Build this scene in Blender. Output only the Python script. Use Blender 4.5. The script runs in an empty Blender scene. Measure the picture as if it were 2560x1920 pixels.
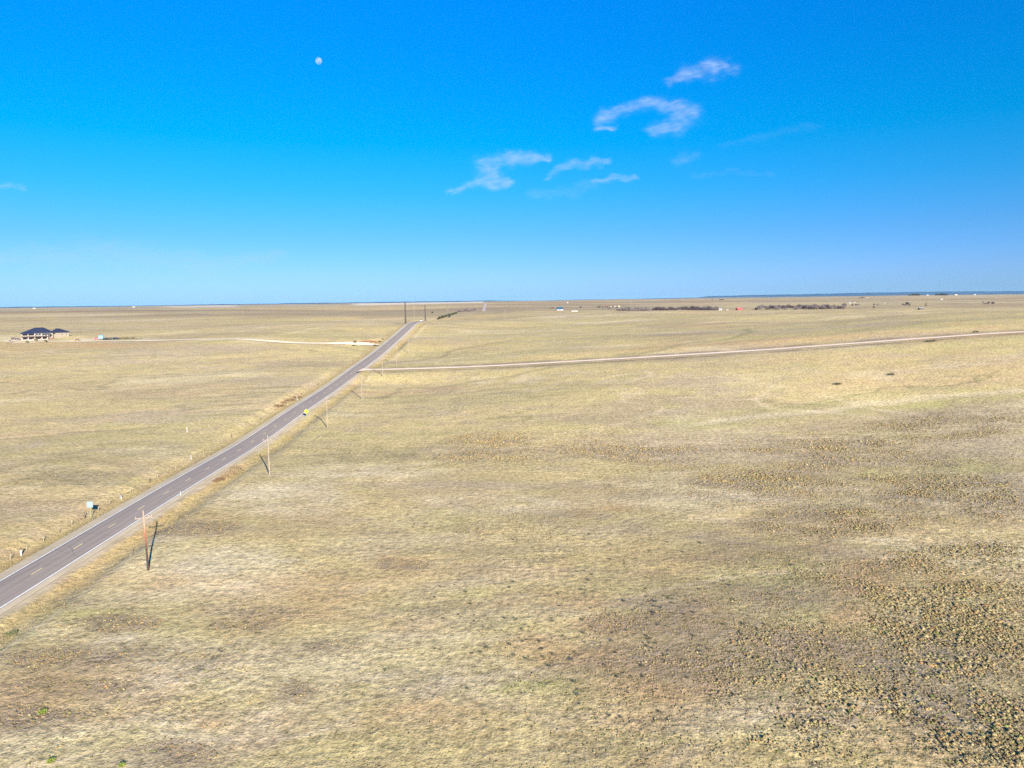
import bpy, bmesh, math, random
import numpy as np, time
_t0 = time.time()
from mathutils import Vector, Matrix
random.seed(7); RNG = np.random.default_rng(11)
S = bpy.context.scene; COL = S.collection
R = math.radians

# ------------------------------------------------------------------ camera
FPX = 1775.0; CH = 46.0
yaw, pit, rol = R(1.037), math.atan(207.4/FPX), R(.733)
cf = np.array([math.sin(yaw)*math.cos(pit), math.cos(yaw)*math.cos(pit), -math.sin(pit)])
r0 = np.array([math.cos(yaw), -math.sin(yaw), 0]); u0 = np.cross(r0, cf)
cr = math.cos(rol)*r0 - math.sin(rol)*u0; cu = math.cos(rol)*u0 + math.sin(rol)*r0
CAM = np.array([0, 0, CH])
cd = bpy.data.cameras.new('camera'); cam = bpy.data.objects.new('camera', cd); COL.objects.link(cam)
cd.sensor_fit = 'HORIZONTAL'; cd.sensor_width = 36; cd.lens = 36*FPX/2560
cd.clip_start = .5; cd.clip_end = 300000
cam.matrix_world = Matrix(((cr[0], cu[0], -cf[0], 0), (cr[1], cu[1], -cf[1], 0), (cr[2], cu[2], -cf[2], CH), (0, 0, 0, 1)))
S.camera = cam
def ray(x, y): return cf + (x-1280)/FPX*cr - (y-960)/FPX*cu
def on_x(x, y, X): d = ray(x, y); return CAM + d*(X/d[0])
def on_y(x, y, Y): d = ray(x, y); return CAM + d*(Y/d[1])

# ------------------------------------------------------------------ sky, sun, exposure
SUN_EL, SUN_ROT = 19.0, 157.3
W = bpy.data.worlds.new('World'); S.world = W; W.use_nodes = True
nt = W.node_tree; N = nt.nodes; L = nt.links
sky = N.new('ShaderNodeTexSky'); sky.sky_type = 'NISHITA'; sky.sun_disc = False
sky.sun_elevation = R(SUN_EL); sky.sun_rotation = R(SUN_ROT); sky.altitude = 1800
tc = N.new('ShaderNodeTexCoord'); sx = N.new('ShaderNodeSeparateXYZ'); L.new(tc.outputs['Generated'], sx.inputs[0])
ramp = N.new('ShaderNodeValToRGB'); L.new(sx.outputs['Z'], ramp.inputs[0])
# the camera's vivid colour rendering of the clear sky, by elevation
SKYT = [(0, (.31, .56, 1.22)), (2, (.32, .57, 1.2)), (5, (.22, .59, 1.12)), (8.5, (.08, .69, 1.2)),
        (12, (.0, .77, 1.3)), (18, (.0, .81, 1.6)), (25, (.0, .90, 2.0))]
el = ramp.color_ramp.elements
while len(el) > 1: el.remove(el[0])
for i, (a, c) in enumerate(SKYT):
    e = el[0] if i == 0 else el.new(.5)
    e.position = math.sin(R(a)); e.color = (c[0]/2, c[1]/2, c[2]/2, 1)
vm = N.new('ShaderNodeVectorMath'); vm.operation = 'MULTIPLY'; L.new(sky.outputs[0], vm.inputs[0]); L.new(ramp.outputs[0], vm.inputs[1])
L.new(vm.outputs[0], N['Background'].inputs[0]); N['Background'].inputs[1].default_value = .10
sd = bpy.data.lights.new('sun', 'SUN'); so = bpy.data.objects.new('sun', sd); COL.objects.link(so)
sd.energy = 5.0; sd.angle = R(.53); sd.color = (1, .95, .86)
SD = Vector((math.sin(R(SUN_ROT))*math.cos(R(SUN_EL)), math.cos(R(SUN_ROT))*math.cos(R(SUN_EL)), math.sin(R(SUN_EL))))
so.rotation_euler = SD.to_track_quat('Z', 'Y').to_euler(); so.location = (0, -50, 120)
S.view_settings.view_transform = 'Standard'; S.view_settings.look = 'None'
S.view_settings.exposure = 1.38; S.view_settings.gamma = 1; S.view_settings.use_curve_mapping = False
S.render.engine = 'CYCLES'; S.cycles.max_bounces = 4; S.cycles.volume_bounces = 0
S.cycles.diffuse_bounces = 2; S.cycles.transparent_max_bounces = 12
S.cycles.use_denoising = False

# ------------------------------------------------------------------ helpers
def tag(o, label=None, cat=None, group=None, kind=None):
    if label: o['label'] = label
    if cat: o['category'] = cat
    if group: o['group'] = group
    if kind: o['kind'] = kind
    return o
def link(name, me, parent=None, loc=None, mat=None):
    o = bpy.data.objects.new(name, me); COL.objects.link(o)
    if mat is not None and me is not None and not me.materials: me.materials.append(mat)
    if parent: o.parent = parent
    if loc is not None: o.location = loc
    return o
def empty(name, loc, rz=0):
    o = bpy.data.objects.new(name, None); COL.objects.link(o); o.location = loc; o.rotation_euler = (0, 0, rz); o.empty_display_size = .5
    return o
def npmesh(name, V, Fc, smooth=False):
    """V (n,3), Fc (m,k) all faces of k corners"""
    me = bpy.data.meshes.new(name); V = np.asarray(V, np.float32); Fc = np.asarray(Fc, np.int32); m, k = Fc.shape
    me.vertices.add(len(V)); me.vertices.foreach_set('co', V.ravel())
    me.loops.add(m*k); me.loops.foreach_set('vertex_index', Fc.ravel())
    me.polygons.add(m); me.polygons.foreach_set('loop_start', np.arange(0, m*k, k, dtype=np.int32))
    me.polygons.foreach_set('loop_total', np.full(m, k, np.int32))
    me.polygons.foreach_set('use_smooth', np.full(m, smooth, bool)); me.update(calc_edges=True)
    return me
class MB:
    def __init__(s): s.v = []; s.f = []
    def box(s, x0, x1, y0, y1, z0, z1, taper=0, rz=0, org=(0, 0)):
        b = len(s.v); t = taper
        P = [(x0, y0, z0), (x1, y0, z0), (x1, y1, z0), (x0, y1, z0), (x0+t, y0+t, z1), (x1-t, y0+t, z1), (x1-t, y1-t, z1), (x0+t, y1-t, z1)]
        if rz:
            c, q = math.cos(rz), math.sin(rz); P = [(org[0]+(x-org[0])*c-(y-org[1])*q, org[1]+(x-org[0])*q+(y-org[1])*c, z) for x, y, z in P]
        s.v += P; s.f += [tuple(b+i for i in q) for q in ((3, 2, 1, 0), (4, 5, 6, 7), (0, 1, 5, 4), (1, 2, 6, 5), (2, 3, 7, 6), (3, 0, 4, 7))]
        return s
    def tube(s, a, b, ra, rb=None, n=8):
        rb = ra if rb is None else rb; a = Vector(a); b = Vector(b); d = (b-a).normalized()
        p = d.orthogonal().normalized(); q = d.cross(p); k = len(s.v)
        for c, r in ((a, ra), (b, rb)):
            for i in range(n):
                t = 2*math.pi*i/n; s.v.append(tuple(c+p*math.cos(t)*r+q*math.sin(t)*r))
        for i in range(n): j = (i+1) % n; s.f.append((k+i, k+j, k+n+j, k+n+i))
        s.f.append(tuple(k+i for i in reversed(range(n)))); s.f.append(tuple(k+n+i for i in range(n)))
        return s
    def poly(s, pts, faces): k = len(s.v); s.v += pts; s.f += [tuple(k+i for i in f) for f in faces]; return s
    def mesh(s, name):
        me = bpy.data.meshes.new(name); me.from_pydata(s.v, [], s.f); me.update(); return me
    def build(s, name, mat, parent=None, loc=None): return link(name, s.mesh(name), parent, loc, mat)
def hsh(i, j, s):
    h = (i.astype(np.int64)*374761393 + j.astype(np.int64)*668265263 + s*982451653) & 0x7fffffff
    h = ((h ^ (h >> 13))*1274126177) & 0x7fffffff; return ((h ^ (h >> 16)) & 0xffff)/65535.0
def vnoise(x, y, s=0):
    i = np.floor(x); j = np.floor(y); fx = x-i; fy = y-j; fx = fx*fx*fx*(fx*(fx*6-15)+10); fy = fy*fy*fy*(fy*(fy*6-15)+10)
    i = i.astype(np.int64); j = j.astype(np.int64)
    return (hsh(i, j, s)*(1-fx)+hsh(i+1, j, s)*fx)*(1-fy)+(hsh(i, j+1, s)*(1-fx)+hsh(i+1, j+1, s)*fx)*fy-.5
def fbm(x, y, wl, oct=4, s=0, gain=.5):
    t = 0; a = 1; n = 0
    for o in range(oct):
        c, q = math.cos(.7*o+s), math.sin(.7*o+s); f = 2.03**o/wl
        t = t+a*vnoise((x*c-y*q)*f+31.7*o, (x*q+y*c)*f+11.3*o, s+o); n += a; a *= gain
    return t/n*2
def smooth(a, b, x): t = np.clip((x-a)/(b-a), 0, 1); return t*t*(3-2*t)

# ------------------------------------------------------------------ terrain heights
RX = -81.16
ctl = []
for P in [(0, 1487), (197, 1365), (278, 1314), (411, 1236), (500, 1179.5), (616.6, 1117), (744, 1025.5), (833.6, 968), (893, 922), (944, 885), (1000, 837), (1031, 808), (1041, 804.5), (1061, 802)]:
    ctl.append(on_x(*P, RX))
road_prof = [(p[1], p[2]) for p in ctl]
road_prof = [(-400, 0), (0, 0), (60, 0)] + road_prof + [(900, 20.5), (1000, 17.0), (1500, 5), (1900, 5), (2300, 9), (3200, 22), (4500, 34.6), (5500, 36)]
ctl += [np.array((RX, y, z)) for y, z in road_prof[-8:-1]]
for P in [(960, 922), (1107, 920.7), (1300, 911), (1625, 892.6), (1897, 876), (2258, 849), (2556, 828)]: ctl.append(on_y(*P, 395))
for P in [(671, 1190, 186), (819, 1069.7, 251), (904.8, 1002.6, 315.7), (957, 953, 374), (1022, 884.6, 485.7)]: ctl.append(on_y(*P))
for P in [(1070, 798, 850), (1200, 784, 1100), (1360, 781.5, 1150), (1600, 779, 1200), (1900, 777, 1250), (2200, 772.5, 1250), (2560, 771, 1000),
          (1095, 797, 1600), (1139, 784, 2000), (1180, 776, 2600), (1300, 776, 2000), (1600, 778.5, 2000), (1900, 774, 2000), (2200, 764, 2300), (2500, 760, 2300),
          (1400, 765, 3500), (1900, 760, 3500), (2300, 755, 3500), (2300, 745, 6000), (2300, 738, 9000), (2560, 737, 9000), (1900, 749, 6000), (1900, 745, 9000), (1400, 754, 7000),
          (300, 773, 5000), (0, 780, 3000), (0, 800, 1400), (0, 815, 1000), (0, 840, 650), (100, 850, 600), (500, 845, 560), (700, 856, 520), (860, 859, 510), (960, 862, 505),
          (700, 808, 800), (700, 787, 1500), (700, 776, 2500), (900, 765, 7000), (1000, 791, 1300), (1000, 775, 3000), (400, 800, 1200), (400, 820, 850)]:
    ctl.append(on_y(*P))
for P in [(0, 30, 0), (-60, 60, 0), (60, 60, 0), (130, 160, 0), (250, 30, 0), (-250, 30, 0), (0, 150, 0), (150, 260, 3.5), (0, 260, 2.5), (-200, 250, 2), (-200, 150, .5), (230, 200, 2.5),
          (-250, 400, 8), (-350, 400, 9), (-120, 330, 4.5), (100, 700, 22), (300, 700, 26.5), (0, 500, 15), (500, 395, 28), (700, 1200, 22), (600, 200, 5), (-500, 200, 2), (-700, 600, 18),
          (200, 1500, 10), (600, 1500, 11), (1100, 1500, 13), (0, 14000, 42), (6000, 14000, 50), (-6000, 12000, 34), (-12000, 30000, 34), (0, 30000, 36), (12000, 30000, 36), (0, 80000, 36), (-50000, 80000, 36), (50000, 80000, 36), (3000, 3000, 20), (-3000, 3000, 20), (9000, 9000, 40), (-9000, 9000, 30)]:
    ctl.append(np.array(P, float))
C = np.array(ctl)
def warp(x, y):
    yy = np.maximum(y, 15.0)
    return np.stack([np.clip(x/(yy+160), -1.15, 1.15)*2.2, np.log(yy+160)*1.6], -1)
def tps(r): return np.where(r > 1e-9, r*r*np.log(np.maximum(r, 1e-9)), 0)
cw = warp(C[:, 0], C[:, 1]); n = len(C)
K = tps(np.linalg.norm(cw[:, None]-cw[None], axis=-1))+np.eye(n)*2e-4
Pm = np.c_[np.ones(n), cw]; A = np.block([[K, Pm], [Pm.T, np.zeros((3, 3))]])
wts = np.linalg.solve(A, np.r_[C[:, 2], np.zeros(3)])
def rbf(x, y):
    sh = x.shape; q = warp(x.ravel(), y.ravel()); out = np.empty(len(q))
    for i in range(0, len(q), 40000):
        b = q[i:i+40000]; d = np.sqrt(((b[:, None]-cw[None])**2).sum(-1)); out[i:i+40000] = tps(d)@wts[:n]+wts[n]+b@wts[n+1:]
    return out.reshape(sh)
rp = np.array(road_prof); _ys = np.arange(-400, 5600, 4.0)
_zs = np.interp(_ys, rp[:, 0], rp[:, 1])
for _ in range(3): _k = np.ones(9)/9; _zs = np.convolve(np.pad(_zs, 4, 'edge'), _k, 'valid')
def road_z(y): return np.interp(y, _ys, _zs)
def road_x(y): return np.where(y < 950, RX, np.interp(y, [950, 1500, 2300, 4500, 6000], [RX, -66, -48, -78, -90]))
HOUSE = on_y(112, 850, 600.)
def height(x, y):
    x = np.asarray(x, float); y = np.asarray(y, float)
    z = rbf(x, y)
    d = np.maximum(y, 40)
    z = z+fbm(x, y, 46, 3, 3)*.55+fbm(x*.7, y, 150, 4, 31)*np.clip(.25+(d-150)/350, .2, 1)*3.2+fbm(x, y, 9, 3, 5)*.13*np.clip(1.3-d/500, 0, 1)
    z = z+fbm(x, y, 260, 3, 8)*np.clip((d-350)/1500, 0, 1)*1.8+fbm(x, y, 1400, 3, 9)*np.clip((d-3000)/6000, 0, 1)*6
    z = z+2.6*np.exp(-(((x-HOUSE[0]-13)/11)**2+((y-HOUSE[1]-22)/12)**2))
    a = np.abs(x-road_x(y)); zr = road_z(y)
    dv = np.exp(-((y-511)/9)**2)*(x < RX); zc = zr-.28-.65*smooth(6.2, 8.6, a)*(1-dv)
    w = 1-smooth(9.5, 15+35*np.exp(-((y-511)/16)**2)*(x < RX), a); w = w*(1-smooth(830, 930, y))
    z = z*(1-w)+zc*w
    # graded dirt road
    b = np.abs(y-395); wd = (1-smooth(5.5, 40, b))*smooth(-79, -75.5, x)
    z = z*(1-wd)+(DZ(x)-.14-.25*smooth(4.2, 6, b)+.1*smooth(7, 10, b))*wd
    return z
_dx = np.arange(-82, 900, 6.0)
_dp = np.array([(-82, 8.6), (-70, 9.0)]+[tuple(on_y(*P, 395)[[0, 2]]) for P in [(960, 922), (1107, 920.7), (1300, 911), (1625, 892.6), (1897, 876), (2258, 849), (2556, 828)]]+[(500, 28), (900, 30)])
_dz = np.interp(_dx, _dp[:, 0], _dp[:, 1])
for _ in range(2): _dz = np.convolve(np.pad(_dz, 3, 'edge'), np.ones(7)/7, 'valid')
def DZ(x): return np.interp(x, _dx, _dz)

def geo(a, b, s0, g):
    o = [a]
    while o[-1] < b: o.append(o[-1]+s0); s0 *= g
    return o
xl = [-v for v in geo(116, 70000, 1.1, 1.03)][::-1]+list(np.arange(-115, -46, 1.0))+list(np.arange(-46, 140, .75))+geo(140, 70000, .8, 1.028)
yl = [-v for v in geo(0, 3000, 8, 1.15)][::-1][:-1]+list(np.arange(0, 52, 3.0))+list(np.arange(52, 140, .75))+geo(140, 385, .78, 1.007)[:-1]
yl = [v for v in yl if v < 384]+list(np.arange(384, 407, 1.0))+geo(407, 90000, 2.4, 1.0125)
XL, YL = np.array(xl), np.array(yl)
GX, GY = np.meshgrid(XL, YL); GZ = height(GX, GY)
def gz(x, y):
    """height of the ground mesh itself"""
    i = int(np.clip(np.searchsorted(XL, x)-1, 0, len(XL)-2)); j = int(np.clip(np.searchsorted(YL, y)-1, 0, len(YL)-2))
    u = (x-XL[i])/(XL[i+1]-XL[i]); v = (y-YL[j])/(YL[j+1]-YL[j])
    return float((GZ[j, i]*(1-u)+GZ[j, i+1]*u)*(1-v)+(GZ[j+1, i]*(1-u)+GZ[j+1, i+1]*u)*v)
def gza(x, y):
    i = np.clip(np.searchsorted(XL, x)-1, 0, len(XL)-2); j = np.clip(np.searchsorted(YL, y)-1, 0, len(YL)-2)
    u = (x-XL[i])/(XL[i+1]-XL[i]); v = (y-YL[j])/(YL[j+1]-YL[j])
    return (GZ[j, i]*(1-u)+GZ[j, i+1]*u)*(1-v)+(GZ[j+1, i]*(1-u)+GZ[j+1, i+1]*u)*v
_T = 50*1.006**np.arange(1150)
def G(px, py, far=None):
    """where the sight line through a photo pixel meets the ground"""
    d = ray(px, py); d = d/d[1]; P = CAM+d[None]*_T[:, None]; h = P[:, 2]-gza(P[:, 0], P[:, 1])
    k = np.argmax(h < 0)
    if h[k] >= 0: k = len(_T)-1
    if k == 0: return P[0]
    t = h[k-1]/(h[k-1]-h[k]); Q = P[k-1]*(1-t)+P[k]*t; Q[2] = gz(Q[0], Q[1]); return Q
def at_y(px, py, Y):
    p = on_y(px, py, Y); return (float(p[0]), float(Y), gz(p[0], Y))

# ------------------------------------------------------------------ ground cover masks (world space)
def near(X, Y, poly, w):
    d = np.full(X.shape, 1e9)
    for a, b in zip(poly[:-1], poly[1:]):
        ax, ay = a[0], a[1]; bx, by = b[0]-ax, b[1]-ay; t = np.clip(((X-ax)*bx+(Y-ay)*by)/(bx*bx+by*by+1e-9), 0, 1)
        d = np.minimum(d, np.hypot(X-ax-t*bx, Y-ay-t*by))
    return d
def line(pts): return [G(*p) for p in pts]
_Bc = {}
def blob(X, Y, px, py, rx, ry, wob=.55):
    key = (px, py, rx, ry)
    if key not in _Bc:
        c = G(px, py); a = G(px+rx, py); b = G(px, py-ry); e = G(px, min(py+ry, 2200)); _Bc[key] = (c, max(abs(a[0]-c[0]), 1), max(min(abs(b[1]-c[1])*.5+abs(c[1]-e[1])*.5, .22*c[1]), 1))
    c, A_, B_ = _Bc[key]; r = ((X-c[0]-(Y-c[1])*c[0]/max(c[1], 1))/A_)**2+((Y-c[1])/B_)**2
    out = np.zeros(X.shape); k = r < 4.5; r = r[k]; x = X[k]; y = Y[k]; s = min(A_, B_)
    r = r*.75+1.1*fbm(x, y, s*1.6+3, 4, 17, .6)
    out[k] = smooth(1.35, -.1, r)*np.clip(.62+1.3*fbm(x*.6, y, s*.35+1.5, 4, 23, .65), 0, 1.1)
    return out
GUL = [line([(1539, 887), (1585, 884), (1639, 876), (1693, 863), (1734, 857), (1815, 848), (1856, 838), (1872, 827), (1864, 822)]),
       line([(993, 906), (1066, 898), (1101, 893), (1123, 878), (1175, 868), (1242, 856), (1297, 849)]),
       line([(944, 996), (1012, 969), (1080, 969), (1161, 955), (1270, 939), (1368, 920)]),
       line([(0, 1096), (111, 1089), (196, 1078), (285, 1072), (411, 1064)]),
       line([(0, 1088), (158, 1078), (285, 1046), (443, 1036), (696, 1026)]),
       line([(1720, 1062), (1900, 1040), (2139, 1010), (2318, 992), (2437, 986), (2556, 974)]),
       line([(0, 1165), (190, 1140), (330, 1160)]), line([(845, 988), (1000, 990), (1110, 985), (1400, 958)]),
       line([(700, 835), (860, 812), (1008, 803)]), line([(960, 1010), (860, 1050)])]
_gn = (GX[0][None, :] > -700)
for _p, _w, _d in zip(GUL, (4, 3.5, 3, 1.6, 2.5, 4, 3, 3, 2.5, 2), (.12, .12, .15, .3, .06, .1, .15, .15, .08, .08)):
    _x0, _x1 = min(q[0] for q in _p)-25, max(q[0] for q in _p)+25; _y0, _y1 = min(q[1] for q in _p)-25, max(q[1] for q in _p)+25
    _i = slice(*np.searchsorted(XL, [_x0, _x1])); _j = slice(*np.searchsorted(YL, [_y0, _y1])); _X = GX[_j, _i]; _Y = GY[_j, _i]
    _wx = _X+4*fbm(_X, _Y, 22, 3, 61); _wy = _Y+4*fbm(_X, _Y, 22, 3, 62)
    GZ[_j, _i] -= _d*np.exp(-(near(_wx, _wy, _p, 0)/_w)**2)*(np.abs(_X-RX) > 14)*(np.abs(_Y-395) > 10)
def masks(X, Y):
    a = X-road_x(Y); b = np.abs(Y-395)
    Z = np.zeros(X.shape)
    wob = fbm(X, Y, 7, 3, 2); wob2 = fbm(X, Y, 30, 4, 4)
    dark = Z.copy(); green = Z.copy(); pale = Z.copy(); verge = Z.copy(); red = Z.copy(); dirt = Z.copy(); rough = Z.copy()
    B = lambda *k: blob(X, Y, *k)
    for k, q1, q2 in [((2150, 1170, 560, 130), .36, .34), ((2380, 1640, 480, 250), .36, .2), ((1650, 1640, 420, 150), .15, .12), ((1350, 1120, 420, 40), .3, .22), ((2300, 1420, 420, 110), .4, .15)]: v_ = B(*k); rough += q1*v_; dark += q2*v_
    for k in [(2150, 1180, 330, 60), (2380, 1060, 260, 38), (2050, 1110, 260, 25), (1450, 1130, 330, 28), (2440, 1250, 200, 50), (1180, 1100, 160, 14), (2100, 1300, 200, 35), (1900, 1200, 160, 22)]: dark += .75*B(*k); rough += .8*B(*k)
    for k in [(120, 1640, 190, 32), (280, 1555, 130, 24), (600, 1560, 70, 16), (60, 1800, 120, 36), (150, 1720, 130, 26), (380, 1640, 90, 20), (730, 1730, 50, 30), (1580, 1555, 110, 28), (1010, 1410, 70, 14), (410, 1880, 120, 30), (830, 1620, 80, 18), (480, 1320, 120, 18)]: dark += 1.3*B(*k); rough += .4*B(*k)
    for k in [(2420, 1500, 230, 90), (2330, 1640, 260, 90), (2250, 1800, 300, 90), (2500, 1850, 200, 90), (2000, 1850, 130, 30), (2420, 1400, 220, 40)]: rough += 1.0*B(*k); dark += .38*B(*k)
    for k in [(2300, 1440, 240, 45), (2150, 1480, 90, 70), (2100, 1560, 60, 60), (1480, 1600, 200, 60), (1700, 1680, 120, 60), (1400, 1500, 140, 30), (620, 1800, 120, 30), (1100, 1780, 160, 30), (1010, 1400, 90, 18), (1500, 1270, 120, 20), (1750, 1540, 90, 35)]: red += .8*B(*k)
    for k in [(590, 1420, 150, 50), (700, 1250, 160, 35), (2100, 1320, 70, 10), (1250, 1260, 200, 26), (900, 1180, 180, 22), (300, 1590, 60, 12), (1700, 1240, 160, 12), (2240, 1760, 90, 25), (1900, 1780, 90, 30), (400, 1700, 80, 14), (2180, 1350, 90, 8)]: pale += .8*B(*k)
    for k in [(1950, 1420, 130, 40), (2330, 1170, 200, 30), (470, 1180, 80, 12), (1560, 1860, 120, 30), (1180, 1480, 100, 14), (2350, 1010, 200, 9), (250, 1530, 60, 10), (40, 1590, 30, 14), (1330, 1720, 110, 24), (1750, 1060, 110, 8)]: green += .8*B(*k)
    bare_ = smooth(230, 90, Y)*smooth(-1200, 0, Y); dark += bare_*np.clip(-.02+1.9*fbm(X*.5+.2*Y, Y, 30, 6, 51, .7), 0, .85); pale += bare_*np.clip(.05-1.5*fbm(X*.5+.2*Y, Y, 30, 6, 51, .7), 0, .6); rough += bare_*np.clip(-.12+1.1*fbm(X*.6, Y, 18, 5, 52, .65), 0, .5); red += bare_*np.clip(.02+1.3*fbm(X*.6, Y, 22, 5, 53, .65), 0, .7)
    Xw = X+4*fbm(X, Y, 22, 3, 61); Yw = Y+4*fbm(X, Y, 22, 3, 62); g = [near(Xw, Yw, p, 0) for p in GUL]
    green += .8*np.exp(-(g[0]/6)**2)+.35*np.exp(-(g[2]/4)**2)+.5*np.exp(-((g[5]-7)/5)**2)
    dark += .75*np.exp(-(g[0]/2.5)**2)+.7*np.exp(-(g[1]/2.2)**2)+.6*np.exp(-(g[2]/1.8)**2)+.55*np.exp(-(g[3]/1.0)**2)+.4*np.exp(-(g[6]/4)**2)+.4*np.exp(-(g[7]/2)**2)
    red += .5*np.exp(-(g[4]/3.5)**2); pale += .7*np.exp(-(g[5]/3)**2)+.6*np.exp(-(g[8]/2.5)**2)+.4*np.exp(-(g[4]/5)**2)
    # far bands, left of the road and beyond
    for k in [(420, 776, 220, 3), (130, 826, 180, 4), (480, 785, 160, 3), (640, 793, 60, 2.5), (1240, 791, 120, 3), (1700, 836, 160, 8), (2230, 757, 120, 4)]: dark += .5*B(*k)
    for k in [(110, 860, 120, 8), (60, 872, 110, 6), (200, 866, 90, 6), (1380, 760, 120, 4), (1560, 762, 90, 3), (1750, 752, 160, 3), (2480, 818, 80, 5), (2385, 811, 45, 2.5)]: red += .85*B(*k)
    for k in [(640, 763.5, 300, 1.4), (1090, 759.5, 120, 1.4), (300, 800, 200, 3), (150, 790, 150, 2), (1660, 748, 150, 1.2), (20, 843, 40, 7), (940, 800, 120, 2), (1500, 786, 200, 2)]: pale += .9*B(*k)
    q_ = X/np.maximum(Y, 1); pale += 2*smooth(-.21, -.19, q_)*smooth(-.018, -.024, q_)*smooth(5600, 6200, Y)*smooth(16000, 14000, Y)+1.6*smooth(-.44, -.43, q_)*smooth(-.36, -.37, q_)*smooth(7600, 8000, Y)*smooth(14000, 12000, Y)
    dark += .8*smooth(1000, 1600, Y)*np.clip(.38+2.2*fbm(X*.35, Y, 420, 5, 41, .6), 0, 1); red += .9*smooth(900, 1700, Y)*np.clip(.35+1.8*fbm(X*.3, Y, 600, 5, 43, .6), 0, 1)
    # roadside strips
    jn = 1-smooth(8, 5, b)*(X > -79)
    verge += np.exp(-((np.abs(a)-8.2)/2.3)**2)*(.7+1.1*wob)*smooth(760, 660, Y)*jn
    red += .55*np.clip(np.exp(-((np.abs(a)-8)/2.6)**2)*(.6+1.4*wob2), 0, 1)*smooth(760, 660, Y)*jn
    dark += .35*np.clip(np.exp(-((np.abs(a)-11.5)/2.2)**2)*(.5+1.5*wob), 0, 1)*(Y < 900)*jn
    pale += .5*np.exp(-((a-13.2)/.6)**2)*(Y < 700)
    dirt += (1-smooth(5.6, 6.6, np.abs(a)+.5*wob))*(Y < 830)
    dirt = np.maximum(dirt, (1-smooth(3.6, 4.6, b+.7*wob))*smooth(-79, -77, X))
    rs = smooth(-74, -66, X)
    dark += 1.0*np.clip(np.exp(-((b-11)/5.0)**2)*(.7+1.3*wob+.8*wob2), 0, 1)*rs; verge += .1*np.exp(-((b-5)/1.2)**2)*rs
    q_ = X/np.maximum(Y, 1)
    chalk = smooth(-.21, -.19, q_)*smooth(-.018, -.024, q_)*smooth(6800, 8400, Y)*smooth(15000, 13000, Y)*.4+.3*smooth(-.47, -.45, q_)*smooth(-.36, -.37, q_)*smooth(7600, 8200, Y)*smooth(14000, 12000, Y)
    chalk += .55*np.exp(-(((X-HOUSE[0]+22)/16)**2+((Y-604)/9)**2)**2)+.4*np.exp(-(((X-HOUSE[0]-34)/16)**2+((Y-604)/6)**2)**2)
    c = [np.clip(v, 0, 1).ravel().astype(np.float32) for v in (dark, green, pale, rough, verge, red, dirt, chalk)]
    return c
print('t height', time.time()-_t0)
MK = masks(GX, GY)
MKG = [m.reshape(GX.shape) for m in MK]; print('t masks', time.time()-_t0)

# ------------------------------------------------------------------ materials
def newmat(name):
    m = bpy.data.materials.new(name); m.use_nodes = True; return m, m.node_tree.nodes, m.node_tree.links, m.node_tree.nodes['Principled BSDF']
def simple(name, col, rough=.8, var=.12, scale=2.0, metal=0, spec=.25):
    m, N, L, B = newmat(name); B.inputs['Roughness'].default_value = rough; B.inputs['Metallic'].default_value = metal; B.inputs['Specular IOR Level'].default_value = spec
    tc = N.new('ShaderNodeTexCoord'); nz = N.new('ShaderNodeTexNoise'); nz.inputs['Scale'].default_value = scale; nz.inputs['Detail'].default_value = 4
    L.new(tc.outputs['Object'], nz.inputs['Vector'])
    mr = N.new('ShaderNodeMapRange'); mr.inputs['From Min'].default_value = .25; mr.inputs['From Max'].default_value = .75; mr.inputs['To Min'].default_value = 1-var; mr.inputs['To Max'].default_value = 1+var
    L.new(nz.outputs['Fac'], mr.inputs['Value'])
    mx = N.new('ShaderNodeVectorMath'); mx.operation = 'SCALE'; mx.inputs[0].default_value = col; L.new(mr.outputs[0], mx.inputs['Scale'])
    L.new(mx.outputs[0], B.inputs['Base Color']); return m
class NB:
    def __init__(s, N, L): s.N = N; s.L = L
    def noise(s, vec, scale, detail=3, rough=.55, dist=0):
        n = s.N.new('ShaderNodeTexNoise'); n.inputs['Scale'].default_value = scale; n.inputs['Detail'].default_value = detail; n.inputs['Roughness'].default_value = rough; n.inputs['Distortion'].default_value = dist
        s.L.new(vec, n.inputs['Vector']); return n.outputs['Fac']
    def mr(s, v, a, b, c=0, d=1):
        n = s.N.new('ShaderNodeMapRange'); s.set(n.inputs[0], v)
        for k, q in enumerate((a, b, c, d)): n.inputs[k+1].default_value = q
        return n.outputs[0]
    def set(s, inp, v):
        if isinstance(v, bpy.types.NodeSocket): s.L.new(v, inp)
        else: inp.default_value = v
    def m(s, op, a, b=0): n = s.N.new('ShaderNodeMath'); n.operation = op; s.set(n.inputs[0], a); s.set(n.inputs[1], b); return n.outputs[0]
    def mix(s, f, a, b, mode='MIX'):
        n = s.N.new('ShaderNodeMix'); n.data_type = 'RGBA'; n.blend_type = mode; s.set(n.inputs[0], f)
        for k, v in ((6, a), (7, b)): s.set(n.inputs[k], (v[0], v[1], v[2], 1) if isinstance(v, tuple) else v)
        return n.outputs[2]
    def attr(s, name): n = s.N.new('ShaderNodeAttribute'); n.attribute_name = name; return n

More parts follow.
